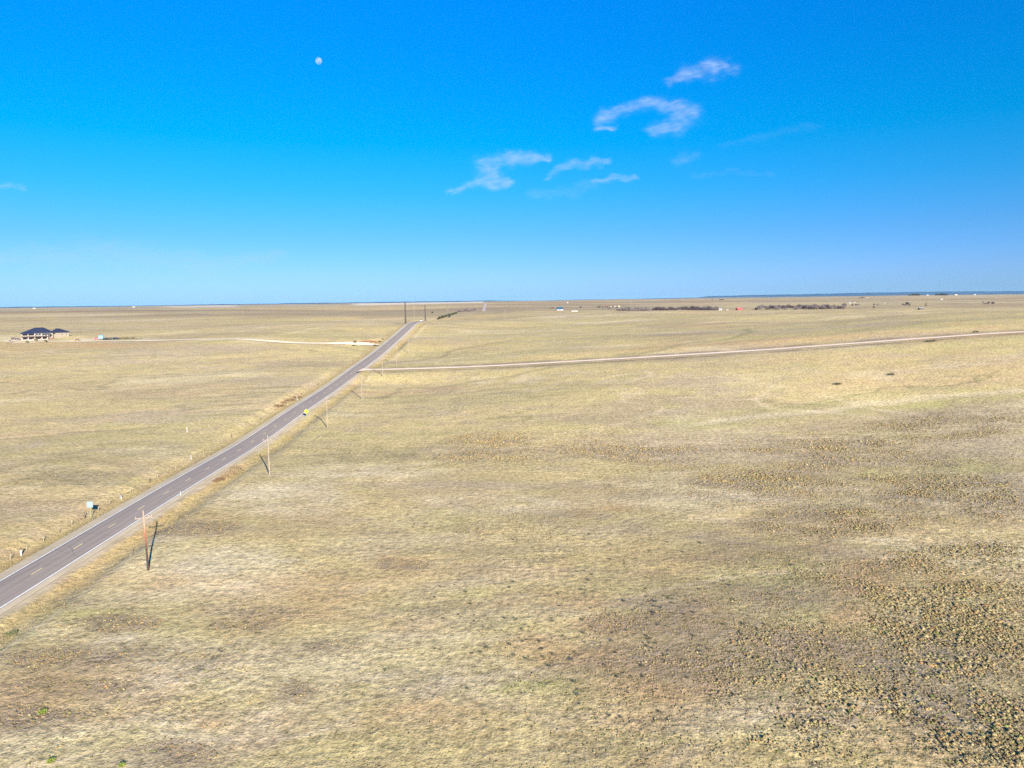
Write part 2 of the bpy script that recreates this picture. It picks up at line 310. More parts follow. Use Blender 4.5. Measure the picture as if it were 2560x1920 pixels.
def ground_material():
    m, N, L, P = newmat('prairie'); b = NB(N, L); P.inputs['Roughness'].default_value = .95; P.inputs['Specular IOR Level'].default_value = .05
    o = N.new('ShaderNodeTexCoord').outputs['Object']
    mp = N.new('ShaderNodeMapping'); mp.inputs['Scale'].default_value = (1, 1, 0); L.new(o, mp.inputs[0]); o = mp.outputs[0]
    st = N.new('ShaderNodeMapping'); st.inputs['Scale'].default_value = (.45, 1, 0); st.inputs['Rotation'].default_value = (0, 0, R(-14)); L.new(o, st.inputs[0]); ost = st.outputs[0]
    A1 = b.attr('cover_a'); A2 = b.attr('cover_b')
    s1 = N.new('ShaderNodeSeparateColor'); L.new(A1.outputs['Color'], s1.inputs[0]); s2 = N.new('ShaderNodeSeparateColor'); L.new(A2.outputs['Color'], s2.inputs[0])
    dark, green, pale, rough = s1.outputs[0], s1.outputs[1], s1.outputs[2], A1.outputs['Alpha']
    verge, red, dirt = s2.outputs[0], s2.outputs[1], s2.outputs[2]
    big = b.noise(ost, 1/260, 5, .6, .4); mid = b.noise(ost, 1/34, 5, .65, .6); sm = b.noise(o, 1/5., 5, .65); fine = b.noise(o, 1/1.1, 4, .65); grain = b.noise(o, 1/.34, 3, .7)
    c = b.mix(b.mr(mid, .40, .60), (.53, .415, .195), (.46, .385, .175))
    c = b.mix(b.mr(big, .44, .58, 0, .6), c, (.57, .44, .24))
    c = b.mix(b.mr(b.noise(ost, 1/9., 5, .65, .4), .50, .62, 0, .6), c, (.42, .33, .21))
    c = b.mix(b.mr(b.noise(ost, 1/75, 6, .65, .8), .52, .60, 0, .7), c, (.385, .30, .185))
    c = b.mix(b.mr(b.noise(ost, 1/120, 6, .65, .5), .53, .62, 0, .6), c, (.50, .34, .185))
    c = b.mix(b.mr(b.noise(o, 1/21, 5, .65, .3), .53, .63, 0, .35), c, (.44, .39, .16))
    c = b.mix(b.mr(b.noise(ost, 1/48, 6, .65, .6), .55, .63, 0, .6), c, (.64, .53, .32))
    c = b.mix(b.mr(b.noise(ost, 1/62, 5, .68, .7), .53, .60, 0, .55), c, (.45, .355, .25))
    # thin drainage lines and cattle trails
    rl = b.m('ABSOLUTE', b.m('SUBTRACT', b.noise(ost, 1/110, 5, .55, 1.2), .5)); c = b.mix(b.m('MULTIPLY', b.mr(rl, .0, .010, .65, 0), b.mr(big, .45, .55)), c, (.27, .235, .12))
    rl2 = b.m('ABSOLUTE', b.m('SUBTRACT', b.noise(ost, 1/190, 4, .5, .8), .46)); c = b.mix(b.m('MULTIPLY', b.mr(rl2, .0, .006, .6, 0), b.mr(mid, .42, .5)), c, (.62, .49, .31))
    c = b.mix(b.m('MULTIPLY', pale, .7), c, (.66, .55, .36))
    c = b.mix(b.m('MULTIPLY', red, b.mr(fine, .3, .6, .25, .75)), c, (.47, .285, .135))
    c = b.mix(b.m('MULTIPLY', green, b.mr(fine, .3, .6, .15, .5)), c, (.43, .42, .14))
    c = b.mix(b.m('MULTIPLY', verge, b.mr(sm, .35, .6, .15, .75)), c, (.46, .345, .14))
    c = b.mix(b.m('MULTIPLY', dark, b.mr(b.m('ADD', fine, b.m('MULTIPLY', sm, .6)), .64, .90, .35, .9)), c, (.235, .18, .13))
    # tuft scale contrast: random pale and dark speckle, stronger on rough ground
    amp = b.m('ADD', .42, b.m('MULTIPLY', rough, .5))
    v = b.m('ADD', b.m('MULTIPLY', b.mr(sm, .3, .7, -1, 1), .35), b.m('ADD', b.m('MULTIPLY', b.mr(fine, .32, .68, -1, 1), .8), b.m('MULTIPLY', b.mr(grain, .3, .7, -1, 1), .75)))
    v = b.m('ADD', .88, b.m('MULTIPLY', v, amp)); v = b.m('MAXIMUM', v, .2)
    sc_ = N.new('ShaderNodeVectorMath'); sc_.operation = 'SCALE'; L.new(c, sc_.inputs[0]); L.new(v, sc_.inputs['Scale'])
    c = b.mix(1.0, sc_.outputs[0], (1.045, .995, .925), 'MULTIPLY')
    dn = b.mix(b.mr(sm, .35, .65), (.52, .40, .26), (.60, .48, .32)); dn = b.mix(b.mr(fine, .5, .7, 0, .3), dn, (.42, .31, .19))
    c = b.mix(dirt, c, dn)
    c = b.mix(A2.outputs['Alpha'], c, (.86, .72, .55))
    L.new(c, P.inputs['Base Color'])
    h = b.m('ADD', b.m('ADD', b.m('MULTIPLY', b.noise(o, 1/2.4, 4, .6), .55), b.m('MULTIPLY', fine, .5)), b.m('MULTIPLY', grain, .14))
    h = b.m('MULTIPLY', h, b.m('SUBTRACT', 1.0, b.m('MULTIPLY', dirt, .85)))
    bp = N.new('ShaderNodeBump'); bp.inputs['Distance'].default_value = .55
    L.new(b.m('ADD', .75, b.m('MULTIPLY', rough, .25)), bp.inputs['Strength']); L.new(h, bp.inputs['Height']); L.new(bp.outputs[0], P.inputs['Normal'])
    return m
MG = ground_material()
ny, nx = GX.shape; idx = np.arange(ny*nx).reshape(ny, nx)
me = npmesh('prairie', np.stack([GX.ravel(), GY.ravel(), GZ.ravel()], 1), np.stack([idx[:-1, :-1].ravel(), idx[:-1, 1:].ravel(), idx[1:, 1:].ravel(), idx[1:, :-1].ravel()], 1), True)
one = np.ones(ny*nx, np.float32)
def colattr(me, name, chans):
    a = me.attributes.new(name, 'FLOAT_COLOR', 'POINT'); a.data.foreach_set('color', np.stack(chans, 1).astype(np.float32).ravel())
colattr(me, 'cover_a', [MK[0], MK[1], MK[2], MK[3]]); colattr(me, 'cover_b', [MK[4], MK[5], MK[6], MK[7]])
ground = link('ground', me, mat=MG); tag(ground, kind='structure')
print('ground', ny*nx)

# ------------------------------------------------------------------ roads
def ribbon(name, ys, offs, zf, mat, parent=None, along='y', cx=None, struct=True, z_add=0):
    """strip sheet; offs: list of (offset, dz) across"""
    V = []; k = len(offs)
    for t in ys:
        for o, dz in offs:
            if along == 'y': x = float(cx(t))+o; y = t; z = float(zf(t))+dz+z_add
            else: x = t; y = float(cx(t))+o; z = float(zf(t))+dz+z_add
            V.append((x, y, z))
    Fc = []
    for i in range(len(ys)-1):
        for j in range(k-1):
            a = i*k+j
            Fc.append((a, a+1, a+k+1, a+k) if along == 'y' else (a, a+k, a+k+1, a+1))
    me = npmesh(name, V, Fc, True); uv = me.uv_layers.new(name='UVMap')
    ofs = np.array([o for o, _ in offs]); 
    li = np.array(Fc).ravel(); u = ofs[li % k]; v = np.asarray(ys)[li//k]; uv.data.foreach_set('uv', np.stack([u, v], 1).astype(np.float32).ravel())
    o = link(name, me, parent, mat=mat)
    if struct and not parent: tag(o, kind='structure')
    return o
def asphalt():
    m, N, L, P = newmat('worn_asphalt'); b = NB(N, L); P.inputs['Roughness'].default_value = .85; P.inputs['Specular IOR Level'].default_value = .2
    uv = N.new('ShaderNodeTexCoord'); s = N.new('ShaderNodeSeparateXYZ'); L.new(uv.outputs['UV'], s.inputs[0]); o = uv.outputs['Object']
    w = b.m('ABSOLUTE', b.m('SUBTRACT', b.m('ABSOLUTE', s.outputs[0]), 1.85)); track = b.mr(b.m('ABSOLUTE', b.m('SUBTRACT', w, .85)), .1, .55, 1, 0)
    mp = N.new('ShaderNodeMapping'); mp.inputs['Scale'].default_value = (1.6, .05, 1); L.new(o, mp.inputs[0])
    c = b.mix(b.mr(b.noise(mp.outputs[0], 1.0, 4), .3, .7), (.255, .198, .155), (.325, .258, .20))
    c = b.mix(b.m('MULTIPLY', track, .35), c, (.40, .318, .25))
    c = b.mix(b.mr(s.outputs[0], -3.6, -2.2, .55, 0), c, (.175, .145, .13))
    c = b.mix(b.mr(b.noise(o, 1/30, 3), .5, .62, 0, .35), c, (.32, .25, .205))
    c = b.mix(b.mr(b.noise(o, 9, 2), .45, .7, 0, .3), c, (.14, .115, .10))
    # transverse cracks and patches
    mp2 = N.new('ShaderNodeMapping'); mp2.inputs['Scale'].default_value = (.05, .12, 1); L.new(o, mp2.inputs[0])
    v = N.new('ShaderNodeTexVoronoi'); v.feature = 'DISTANCE_TO_EDGE'; v.inputs['Scale'].default_value = 1; L.new(mp2.outputs[0], v.inputs['Vector'])
    c = b.mix(b.mr(v.outputs['Distance'], 0, .006, .6, 0), c, (.07, .065, .065))
    L.new(c, P.inputs['Base Color']); return m
MA = asphalt()
M_line = simple('white_road_paint', (.85, .80, .70), .6, .25, 3); M_yel = simple('yellow_road_paint', (.85, .62, .26), .6, .3, 3)
def gravel(name, c1, c2):
    m, N, L, P = newmat(name); b = NB(N, L); P.inputs['Roughness'].default_value = .95; P.inputs['Specular IOR Level'].default_value = .1
    o = N.new('ShaderNodeTexCoord').outputs['Object']
    c = b.mix(b.mr(b.noise(o, 1/6, 5, .6), .35, .65), c1, c2); c = b.mix(b.mr(b.noise(o, 2.2, 4, .7), .5, .7, 0, .4), c, tuple(.7*v for v in c1)); L.new(c, P.inputs['Base Color'])
    bp = N.new('ShaderNodeBump'); bp.inputs['Distance'].default_value = .08; bp.inputs['Strength'].default_value = .5; L.new(b.noise(o, 3, 4, .7), bp.inputs['Height']); L.new(bp.outputs[0], P.inputs['Normal']); return m
M_sh = gravel('shoulder_gravel', (.45, .35, .22), (.53, .425, .28)); M_dirt = gravel('dirt_road_surface', (.80, .585, .40), (.88, .67, .48)); M_drive = gravel('driveway_gravel', (.70, .56, .38), (.78, .63, .44))
ry = list(np.arange(-120, 60, 6.0))+list(np.arange(60, 400, 2.0))+list(np.arange(400, 1000, 4.0))
crown = [(o, -.02*abs(o)) for o in np.linspace(-3.98, 3.98, 17)]
road = ribbon('road', ry, crown, lambda y: road_z(y)+.05, MA, cx=road_x)
ribbon('road_shoulder', ry, [(-6.3, -.24), (-5.2, -.17), (-3.96, -.09)], lambda y: road_z(y)+.05, M_sh, cx=road_x)
ribbon('road_shoulder', ry, [(3.96, -.09), (4.6, -.13), (5.3, -.20)], lambda y: road_z(y)+.05, M_sh, cx=road_x)
for s in (-1, 1):
    ribbon('edge_line', ry, [(s*3.70-.13, -.074+.006), (s*3.70+.13, -.074+.006)] if s > 0 else [(-3.81, -.068), (-3.59, -.068)], lambda y: road_z(y)+.06, M_line, parent=road, cx=road_x)
for k in range(-8, 52):
    y = 133.1+12.19*k
    if y > 780: break
    ribbon('lane_dash', [y-1.52, y-.5, y+.5, y+1.52], [(-.10, 0), (.10, 0)], lambda t: road_z(t)+.062, M_yel, parent=road, cx=road_x)
# the same road climbing the far side of the valley
fy = list(np.arange(2280, 4700, 25.0))
def zmax(cxf, half): return lambda t: max(gz(float(cxf(t))+o, t) for o in (-half, 0, half))
far_half = 5.5
ribbon('far_road', fy, [(-far_half, 0), (0, .1), (far_half, 0)], lambda t: zmax(road_x, far_half)(t)+.25, gravel('far_asphalt', (.44, .33, .28), (.52, .41, .34)), cx=road_x)
# dirt side road
dx = list(np.arange(-77.3, 620, 3.0))
wd = lambda t: 395+.8*math.sin(t/60.)
ribbon('dirt_road', dx, [(-4.2, -.03), (-1.8, .0), (0, .02), (1.8, .0), (4.2, -.03)], lambda t: float(DZ(t))+.10, M_dirt, along='x', cx=wd)
jf = MB()
fl = [(-77.2, 386.5), (-77.2, 404)]; pts = []
for t in np.linspace(0, 1, 9): pts.append((-77.25+11*t, 391.9-5.2*(1-t)**2.2, 398.0+6*(1-t)**2.2))
V = []; Fc = []
for x, a, b_ in pts:
    for q in np.linspace(0, 1, 5): y = a+(b_-a)*q; V.append((x, y, max(float(DZ(x))+.085, float(road_z(y))-.06 if x < -75 else -99)))
for i in range(8):
    for j in range(4): a = i*5+j; Fc.append((a, a+5, a+6, a+1))
jm = npmesh('dirt_road_apron', V, Fc, True); tag(link('dirt_road_apron', jm, mat=M_dirt), kind='structure')
# driveway to the house
dpts = [G(*p) for p in [(968, 861), (945, 862.5), (905, 862), (860, 861), (800, 860), (700, 856)]]+[on_y(px, 845, Y) for px, Y in [(600, 540), (500, 560), (400, 574), (300, 584), (240, 588), (180, 590), (140, 592), (60, 585), (10, 580)]]
dxy = np.array([(p[0], p[1]) for p in dpts]); dxy[0] = (RX-5.2, dxy[0][1])
seg = np.r_[0, np.cumsum(np.hypot(*np.diff(dxy, axis=0).T))]; tt = np.arange(0, seg[-1], 2.0)
DXc = np.interp(tt, seg, dxy[:, 0]); DYc = np.interp(tt, seg, dxy[:, 1]); ker = np.ones(11)/11
DXc = np.convolve(np.pad(DXc, 5, 'edge'), ker, 'valid'); DYc = np.convolve(np.pad(DYc, 5, 'edge'), ker, 'valid')
tx, ty = np.gradient(DXc), np.gradient(DYc); ln = np.hypot(tx, ty)+1e-9; nxx, nyy = -ty/ln, tx/ln
V = []; Fc = []
for i in range(len(DXc)):
    hw = 2.4+1.3*max(0, 1-i/4)+1.0*min(1, i/120)
    for o in (-hw, -hw/2, 0, hw/2, hw):
        x = DXc[i]+nxx[i]*o; y = DYc[i]+nyy[i]*o; V.append((x, y, max(gz(x, y), gz(x+2.5, y), gz(x-2.5, y), gz(x, y+2.5), gz(x, y-2.5))+.10))
for i in range(len(DXc)-1):
    for j in range(4): a = i*5+j; Fc.append((a, a+1, a+6, a+5))
drive = tag(link('driveway', npmesh('driveway', V, Fc, True), mat=M_drive), kind='structure')

# ------------------------------------------------------------------ hills on the horizon
def hill_mat(name, c1, c2, sc):
    m, N, L, P = newmat(name); b = NB(N, L); P.inputs['Roughness'].default_value = .95
    o = N.new('ShaderNodeTexCoord').outputs['Object']; L.new(b.mix(b.mr(b.noise(o, sc, 5, .6), .4, .6), c1, c2), P.inputs['Base Color']); return m
def hills(Y, prof, depth, mat, name='hills'):
    """prof: list of (photo x, pixels above the level sight line)"""
    px = np.arange(prof[0][0], prof[-1][0]+1, 6.0); up = np.interp(px, [p[0] for p in prof], [p[1] for p in prof])
    up = up+(.35*np.sin(px/37.)+.3*np.sin(px/13.+2)+RNG.normal(0, .13, len(px)))*np.clip(up, 0, 1.2)*.5
    X = (px-1245)/FPX*Y; H_ = CH+up/FPX*Y; V = []; k = 7
    for i in range(len(px)):
        for j, (dy, f) in enumerate([(-depth, -.2), (-.7*depth, .25), (-.4*depth, .62), (-.15*depth, .93), (0, 1), (.5*depth, .8), (depth, -.2)]):
            V.append((X[i], Y+dy+RNG.normal(0, depth*.02), 20+(max(H_[i], 20)-20)*f*(1+(RNG.normal(0, .06) if 0 < j < 4 else 0))))
    Fc = [(i*k+j, (i+1)*k+j, (i+1)*k+j+1, i*k+j+1) for i in range(len(px)-1) for j in range(k-1)]
    return tag(link(name, npmesh(name, V, Fc, True), mat=mat), kind='structure')
M_forest = hill_mat('haze_blue_forest', (.004, .03, .06), (.008, .04, .07), .0015); M_hill = hill_mat('grass_hill', (.07, .10, .12), (.14, .15, .14), .0008)  # blue of distance is put into the forest colour, on top of the haze
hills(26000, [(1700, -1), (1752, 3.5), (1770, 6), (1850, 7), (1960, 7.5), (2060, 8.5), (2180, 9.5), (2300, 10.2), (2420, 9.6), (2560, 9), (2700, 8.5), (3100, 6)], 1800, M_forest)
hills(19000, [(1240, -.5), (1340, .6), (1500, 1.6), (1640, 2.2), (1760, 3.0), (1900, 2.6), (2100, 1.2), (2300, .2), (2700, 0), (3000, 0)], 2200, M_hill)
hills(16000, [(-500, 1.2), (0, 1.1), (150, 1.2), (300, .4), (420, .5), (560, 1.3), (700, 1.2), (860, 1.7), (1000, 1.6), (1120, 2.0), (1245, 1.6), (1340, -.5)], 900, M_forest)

# ------------------------------------------------------------------ grass tufts (real relief of the near prairie)
def tufts(name, n, area, dens, hmin, hmax, pal, label, w=1.0, seed=1, spiky=.35):
    rg = np.random.default_rng(seed); X = []; Y = []; tot = 0
    while tot < n:
        # even in picture area: sample the depth with a bias to the near ground
        y = area[0]*(area[1]/area[0])**(rg.random(60000)**1.0); x = (rg.random(60000)*2-1)*(y*.76+14)+.02*y
        p = dens(x, y); k = (rg.random(60000) < p) & (np.abs(x-RX) > 6.9) & ~((np.abs(y-395) < 4.5) & (x > -78))
        X.append(x[k]); Y.append(y[k]); tot += k.sum()
        if len(X) > 60: break
    X = np.concatenate(X)[:n]; Y = np.concatenate(Y)[:n]; m = len(X); Z = gza(X, Y)
    h = hmin+(hmax-hmin)*rg.random(m)**1.8; _i = np.clip(np.searchsorted(XL, X)-1, 0, len(XL)-2); _j = np.clip(np.searchsorted(YL, Y)-1, 0, len(YL)-2); h = h*(.65+1.1*MKG[3][_j, _i]*rg.random(m)**2.5); h *= 1+np.clip((Y-120)/260, 0, 1.2); rad = h*(.75+.7*rg.random(m))*w
    q = 5; ang = np.arange(q)*2*math.pi/q; a = ang[None]+rg.random(m)[:, None]*6.28
    r1 = rad[:, None]*(.7+.6*rg.random((m, q))); r2 = rad[:, None]*(.35+.5*rg.random((m, q)))
    b0 = np.stack([X[:, None]+np.cos(a)*r1, Y[:, None]+np.sin(a)*r1, np.repeat(Z[:, None]-.04, q, 1)], -1)
    a2 = a+.5
    b1 = np.stack([X[:, None]+np.cos(a2)*r2, Y[:, None]+np.sin(a2)*r2, Z[:, None]+h[:, None]*(.75+spiky*(rg.random((m, q))-.2))], -1)
    tp = np.stack([X+rg.normal(0, .15, m)*rad, Y+rg.normal(0, .15, m)*rad, Z+h*(.6+.5*rg.random(m))], -1)[:, None]
    V = np.concatenate([b0, b1, tp], 1).reshape(-1, 3); base = (np.arange(m)*(2*q+1))[:, None]
    T = []
    for i in range(q):
        j = (i+1) % q; T += [(i, j, q+i), (j, q+j, q+i), (q+i, q+j, 2*q)]
    Fc = (base[:, :, None]+np.array(T)[None]).reshape(-1, 3)
    me = npmesh(name, V, Fc, False); pal = np.array(pal); c = pal[rg.integers(0, len(pal), m)]*(.75+.5*rg.random(m))[:, None]
    c = np.repeat(c, 2*q+1, 0); colattr(me, 'tone', [c[:, 0], c[:, 1], c[:, 2], np.ones(len(c))])
    return tag(link(name, me, mat=MT), label, 'grass', kind='stuff')
MT, N_, L_, P_ = newmat('grass_tuft'); _a = N_.new('ShaderNodeAttribute'); _a.attribute_name = 'tone'; L_.new(_a.outputs['Color'], P_.inputs['Base Color']); P_.inputs['Roughness'].default_value = .9; P_.inputs['Specular IOR Level'].default_value = .1
def dsel(fn):
    def d(x, y):
        i = np.clip(np.searchsorted(XL, x)-1, 0, len(XL)-2); j = np.clip(np.searchsorted(YL, y)-1, 0, len(YL)-2)
        return fn(x, y, [m[j, i] for m in MKG])
    return d
STRAW = [(.27, .205, .09), (.24, .185, .08), (.30, .23, .11), (.20, .15, .075), (.28, .17, .07), (.22, .185, .08)]
DARKG = [(.18, .125, .06), (.20, .135, .07), (.16, .135, .05), (.22, .155, .085)]
GRN = [(.15, .165, .035), (.19, .20, .055), (.12, .14, .04)]
tufts('prairie_tufts', 54000, (56, 300), dsel(lambda x, y, c: (.012+.85*c[3]**1.3*np.clip(.62+1.5*fbm(x*.7+y*.3, y, 5, 4, 91, .6), .15, 1))*np.minimum(1, y/130)), .05, .17, STRAW, 'short straw coloured bunchgrass tufts covering the near prairie', 1.1, 3)
tufts('dark_tufts', 28000, (56, 330), dsel(lambda x, y, c: (.010+.42*c[3]*(.4+.6*c[0])*np.clip(.5+2.0*fbm(x*.7+y*.3, y, 5, 4, 91, .6), .08, 1)+.55*c[0]**1.3*(fbm(x, y, 5, 3, 33) > .05))*np.minimum(1, y/130)), .05, .17, DARKG, 'dark olive and grey brown tufts in the rougher patches of prairie', 1.1, 4)
tufts('green_tufts', 9000, (56, 280), dsel(lambda x, y, c: .015+.5*c[1]*.6+.06*c[3]), .05, .13, GRN, 'yellow green spring tufts scattered through the dry grass', 1.2, 5)
def vd(x, y, c): a = np.abs(x-RX); return np.exp(-((a-9.0)/2.4)**2)*np.clip(.25+fbm(x, y, 6, 2, 12), 0, 1)*np.minimum(1, y/200)*(y < 660)*((np.abs(y-395) > 9) | (x < -82))*((np.abs(y-511) > 7) | (x > -80))
tufts('verge_weeds', 8000, (84, 700), dsel(vd), .08, .22, [(.23, .175, .08), (.20, .145, .07), (.22, .185, .085), (.16, .12, .06), (.18, .16, .07)], 'taller golden weeds growing along both road verges', .7, 6, .8)

# ------------------------------------------------------------------ wooden utility poles
M_wood = simple('weathered_pole', (.27, .205, .155), .85, .3, 1.3); M_wood2 = simple('crossarm_wood', (.25, .19, .145), .8, .2, 2)
M_glass = simple('pale_insulator', (.34, .31, .27), .3, .05); M_met = simple('galvanised_steel', (.42, .44, .45), .4, .1, 2, .6, .5)
def creosote():
    m, N, L, P = newmat('creosoted_pole'); b = NB(N, L); P.inputs['Roughness'].default_value = .8; tc = N.new('ShaderNodeTexCoord').outputs['Object']; s = N.new('ShaderNodeSeparateXYZ'); L.new(tc, s.inputs[0])
    z = b.m('ADD', s.outputs[2], b.m('MULTIPLY', b.noise(tc, 1.2, 4), 3.0)); c = b.mix(b.mr(z, 5.4, 7.4), (.045, .022, .012), (.24, .085, .045)); c = b.mix(b.mr(z, 8.0, 9.6), c, (.34, .20, .12)); L.new(c, P.inputs['Base Color']); return m
M_pole1 = creosote()
def make_pole(rz=0):
    t = empty('utility_pole', (0, 0, 0))
    p = MB(); p.tube((0, 0, -.8), (0, 0, 10.5), .18, .12, 10); p.build('shaft', M_wood, t)
    c = MB(); c.box(-1.35, 1.35, -.24, -.13, 9.35, 9.50); c.build('crossarm', M_wood2, t)
    b = MB(); b.tube((-.62, -.26, 9.36), (0, -.17, 8.65), .025, n=5); b.tube((.62, -.26, 9.36), (0, -.17, 8.65), .025, n=5); b.build('brace', M_met, t)
    for x in (-1.22, .82, 1.22):
        i = MB(); i.tube((x, -.185, 9.50), (x, -.185, 9.62), .02, n=6); i.tube((x, -.185, 9.61), (x, -.185, 9.78), .075, .05, 8); i.build('insulator', M_glass, t)
    i = MB(); i.tube((0, 0, 10.5), (0, 0, 10.68), .07, .05, 8); i.build('insulator', M_glass, t)
    w = MB(); w.tube((.12, .12, .1), (.1, .1, 8.9), .018, n=4); w.build('ground_wire', M_met, t)
    return t
def copy_tree(o, parent=None):
    c = o.copy(); COL.objects.link(c); c.parent = parent
    for ch in list(o.children): copy_tree(ch, c)
    return c
def kids(o): return [c for c in o.children]
pole0 = make_pole()
PL = ['nearest wooden utility pole, reddish shaft with crossarm beside the road at lower left', 'second nearest wooden utility pole, pale shaft crossing the far road edge', 'third wooden utility pole from the front, just beyond the yellow warning sign',
      'fourth wooden utility pole from the front, short of the dirt side road', 'wooden utility pole nearest the mouth of the dirt side road, on its near side', 'wooden utility pole standing just past the dirt side road junction', 'last wooden utility pole before the road climbs to the crest']
PY = [120.1, 186.2, 251.2, 315.7, 374.1, 426.1, 485.7]; lean = [(.004, -.010), (0, .002), (.003, 0), (-.003, .004), (.006, 0), (0, 0), (-.004, 0)]
for i, y in enumerate(PY):
    o = pole0 if i == 0 else copy_tree(pole0)
    o.location = (-61.5, y, gz(-61.5, y)); o.rotation_euler = (lean[i][0], lean[i][1], R([24, -3, 2, 0, 1, -2, 0][i])); tag(o, PL[i], 'utility pole', 'wooden utility poles along the road')
for c_ in pole0.children:
    if c_.name.startswith('shaft'): c_.data = c_.data.copy(); c_.data.materials.clear(); c_.data.materials.append(M_pole1)
M_fp = simple('faded_far_pole', (.27, .225, .165), .8, .1, 2)
def far_pole(px, ytop, ybase, Y, label, mat, r0_=.12):
    x, yy, z = at_y(px, ybase, Y); h = float(on_y(px, ytop, Y)[2])-z
    t = empty('far_utility_pole', (x, Y, z)); m = MB(); m.tube((0, 0, -.5), (0, 0, h), r0_*1.2, r0_*.8, 6); m.build('shaft', mat, t)
    m = MB(); m.box(-1.3, 1.3, -.24-r0_, -r0_*.9, h*.91, h*.91+.2); m.build('crossarm', mat, t); tag(t, label, 'utility pole', 'utility poles far across the prairie')
for a in [(608, 776, 800, 1300, 'thin pale pole on the far prairie left of the road'), (1263, 775, 797, 900, 'thin pole in the field right of the distant road'), (1577, 752, 789, 950, 'tall faint pole standing in front of the creek trees'),
          (2487, 742, 778, 900, 'tall faint pole near the right edge of the field'), (1036, 763, 803, 760, 'faint pole between the two dark steel poles'), (1120, 771, 798, 1000, 'faint pole just right of the steel poles'),
          (384, 783, 800, 1500, 'small pale pole alone beyond the house driveway'), (895, 846, 862, 512, 'pale pole beside the driveway gate')]:
    far_pole(*a, M_fp)
M_dk = simple('dark_weathering_steel', (.055, .045, .035), .7, .2, .6)
def steel_pole(px, ytop, ybase, Y, label):
    x, yy, z = at_y(px, ybase, Y); h = float(on_y(px, ytop, Y)[2])-z
    t = empty('transmission_pole', (x, Y, z)); m = MB(); m.tube((0, 0, -1), (0, 0, h), .85, .42, 12); m.build('shaft', M_dk, t)
    for k in (0, 1, 2):
        m = MB(); s = 1 if k % 2 else -1; m.tube((s*.2, 0, h-1.0-2.0*k), (s*1.1, 0, h-.75-2.0*k), .09, .07, 6); m.build('arm', M_dk, t)
    tag(t, label, 'transmission pole', 'dark steel transmission poles at the crest')
steel_pole(1014, 753, 803, 690, 'taller dark steel transmission pole left of the road at the crest')
steel_pole(1063.5, 762.5, 802, 880, 'shorter looking dark steel pole rising behind the crest above the white car')

# ------------------------------------------------------------------ fence left of the road
M_post = simple('grey_fence_post', (.30, .24, .17), .9, .35, 4); M_postd = simple('dark_fence_post', (.10, .08, .06), .9, .3, 4); M_wire = simple('rusty_wire', (.22, .18, .14), .6, .1)
def post_mesh(h, r): return MB().tube((0, 0, -.3), (0, 0, h), r, r*.85, 7).mesh('post')
fence = empty('roadside_fence', (-91.3, 60, gz(-91.3, 60))); tag(fence, 'barbed wire fence on weathered posts along the left verge of the road', 'fence')
pms = [post_mesh(1.25, .075), post_mesh(1.45, .10), post_mesh(1.2, .05)]
for k, q in enumerate(pms): q.materials.append([M_post, M_postd, M_post][k])
fo = Vector(fence.location); fpts = []; y = 66.0; k = 0
while y < 700:
    x = -91.3+.15*math.sin(k*1.7)
    if not (500 < y < 516):
        z = gz(x, y); o = bpy.data.objects.new('post', pms[1 if k % 6 == 0 else (0 if k % 2 else 2)]); COL.objects.link(o); o.parent = fence
        o.location = Vector((x, y, z))-fo; o.rotation_euler = (random.gauss(0, .04), random.gauss(0, .05), 0); fpts.append((x, y, z))
    k += 1; y += 4.85
for hz in (.45, .8, 1.12):
    w = MB()
    for a, b_ in list(zip(fpts[:-1], fpts[1:]))+[(fpts[-1], None)]:
        if b_ is not None and b_[1]-a[1] < 8: w.tube((a[0]-fo[0], a[1]-fo[1], a[2]+hz-fo[2]), (b_[0]-fo[0], b_[1]-fo[1], b_[2]+hz-fo[2]), .006, n=3)
        elif w.v: w.build('wire', M_wire, fence); w = MB()
f2 = empty('field_edge_fence', (-69.6, 90, gz(-69.6, 90))); tag(f2, 'sparse fence of thin steel posts along the right verge of the road', 'fence'); fo = Vector(f2.location)
tm = post_mesh(1.15, .035); tm.materials.append(M_postd); y = 92.0
while y < 385:
    o = bpy.data.objects.new('post', tm); COL.objects.link(o); o.parent = f2; o.location = Vector((-69.6, y, gz(-69.6, y)))-fo; o.rotation_euler = (random.gauss(0, .05), random.gauss(0, .06), 0); y += 9.7
# markers
M_white = simple('white_plastic', (.5, .48, .45), .5, .05)
def marker(px, py, h, r, label, mat=M_white, cap=True):
    p = G(px, py); t = empty('marker_post', tuple(p)); MB().tube((0, 0, -.2), (0, 0, h), r, r*.9, 8).build('shaft', mat, t)
    MB().tube((0, 0, h-.22), (0, 0, h+.02), r*1.25, r*1.2, 8).build('reflector_band', M_postd if mat is M_white else M_white, t); tag(t, label, 'marker post')
marker(452, 1240, 1.35, .07, 'white delineator post at the right edge of the road past the nearest pole')
marker(478, 1149, 1.6, .09, 'white marker post at the left fence line')
marker(468, 1080, 2.0, .09, 'lone white marker post out in the left field')
marker(53, 1388, 1.3, .15, 'stubby white marker with dark cap by the fence at far left')
marker(303, 1248, 1.2, .10, 'small white marker beyond the back of the blue grey sign')
marker(743, 1003, 3.0, .07, 'pale tall stake beside the road edge in the brown weeds')

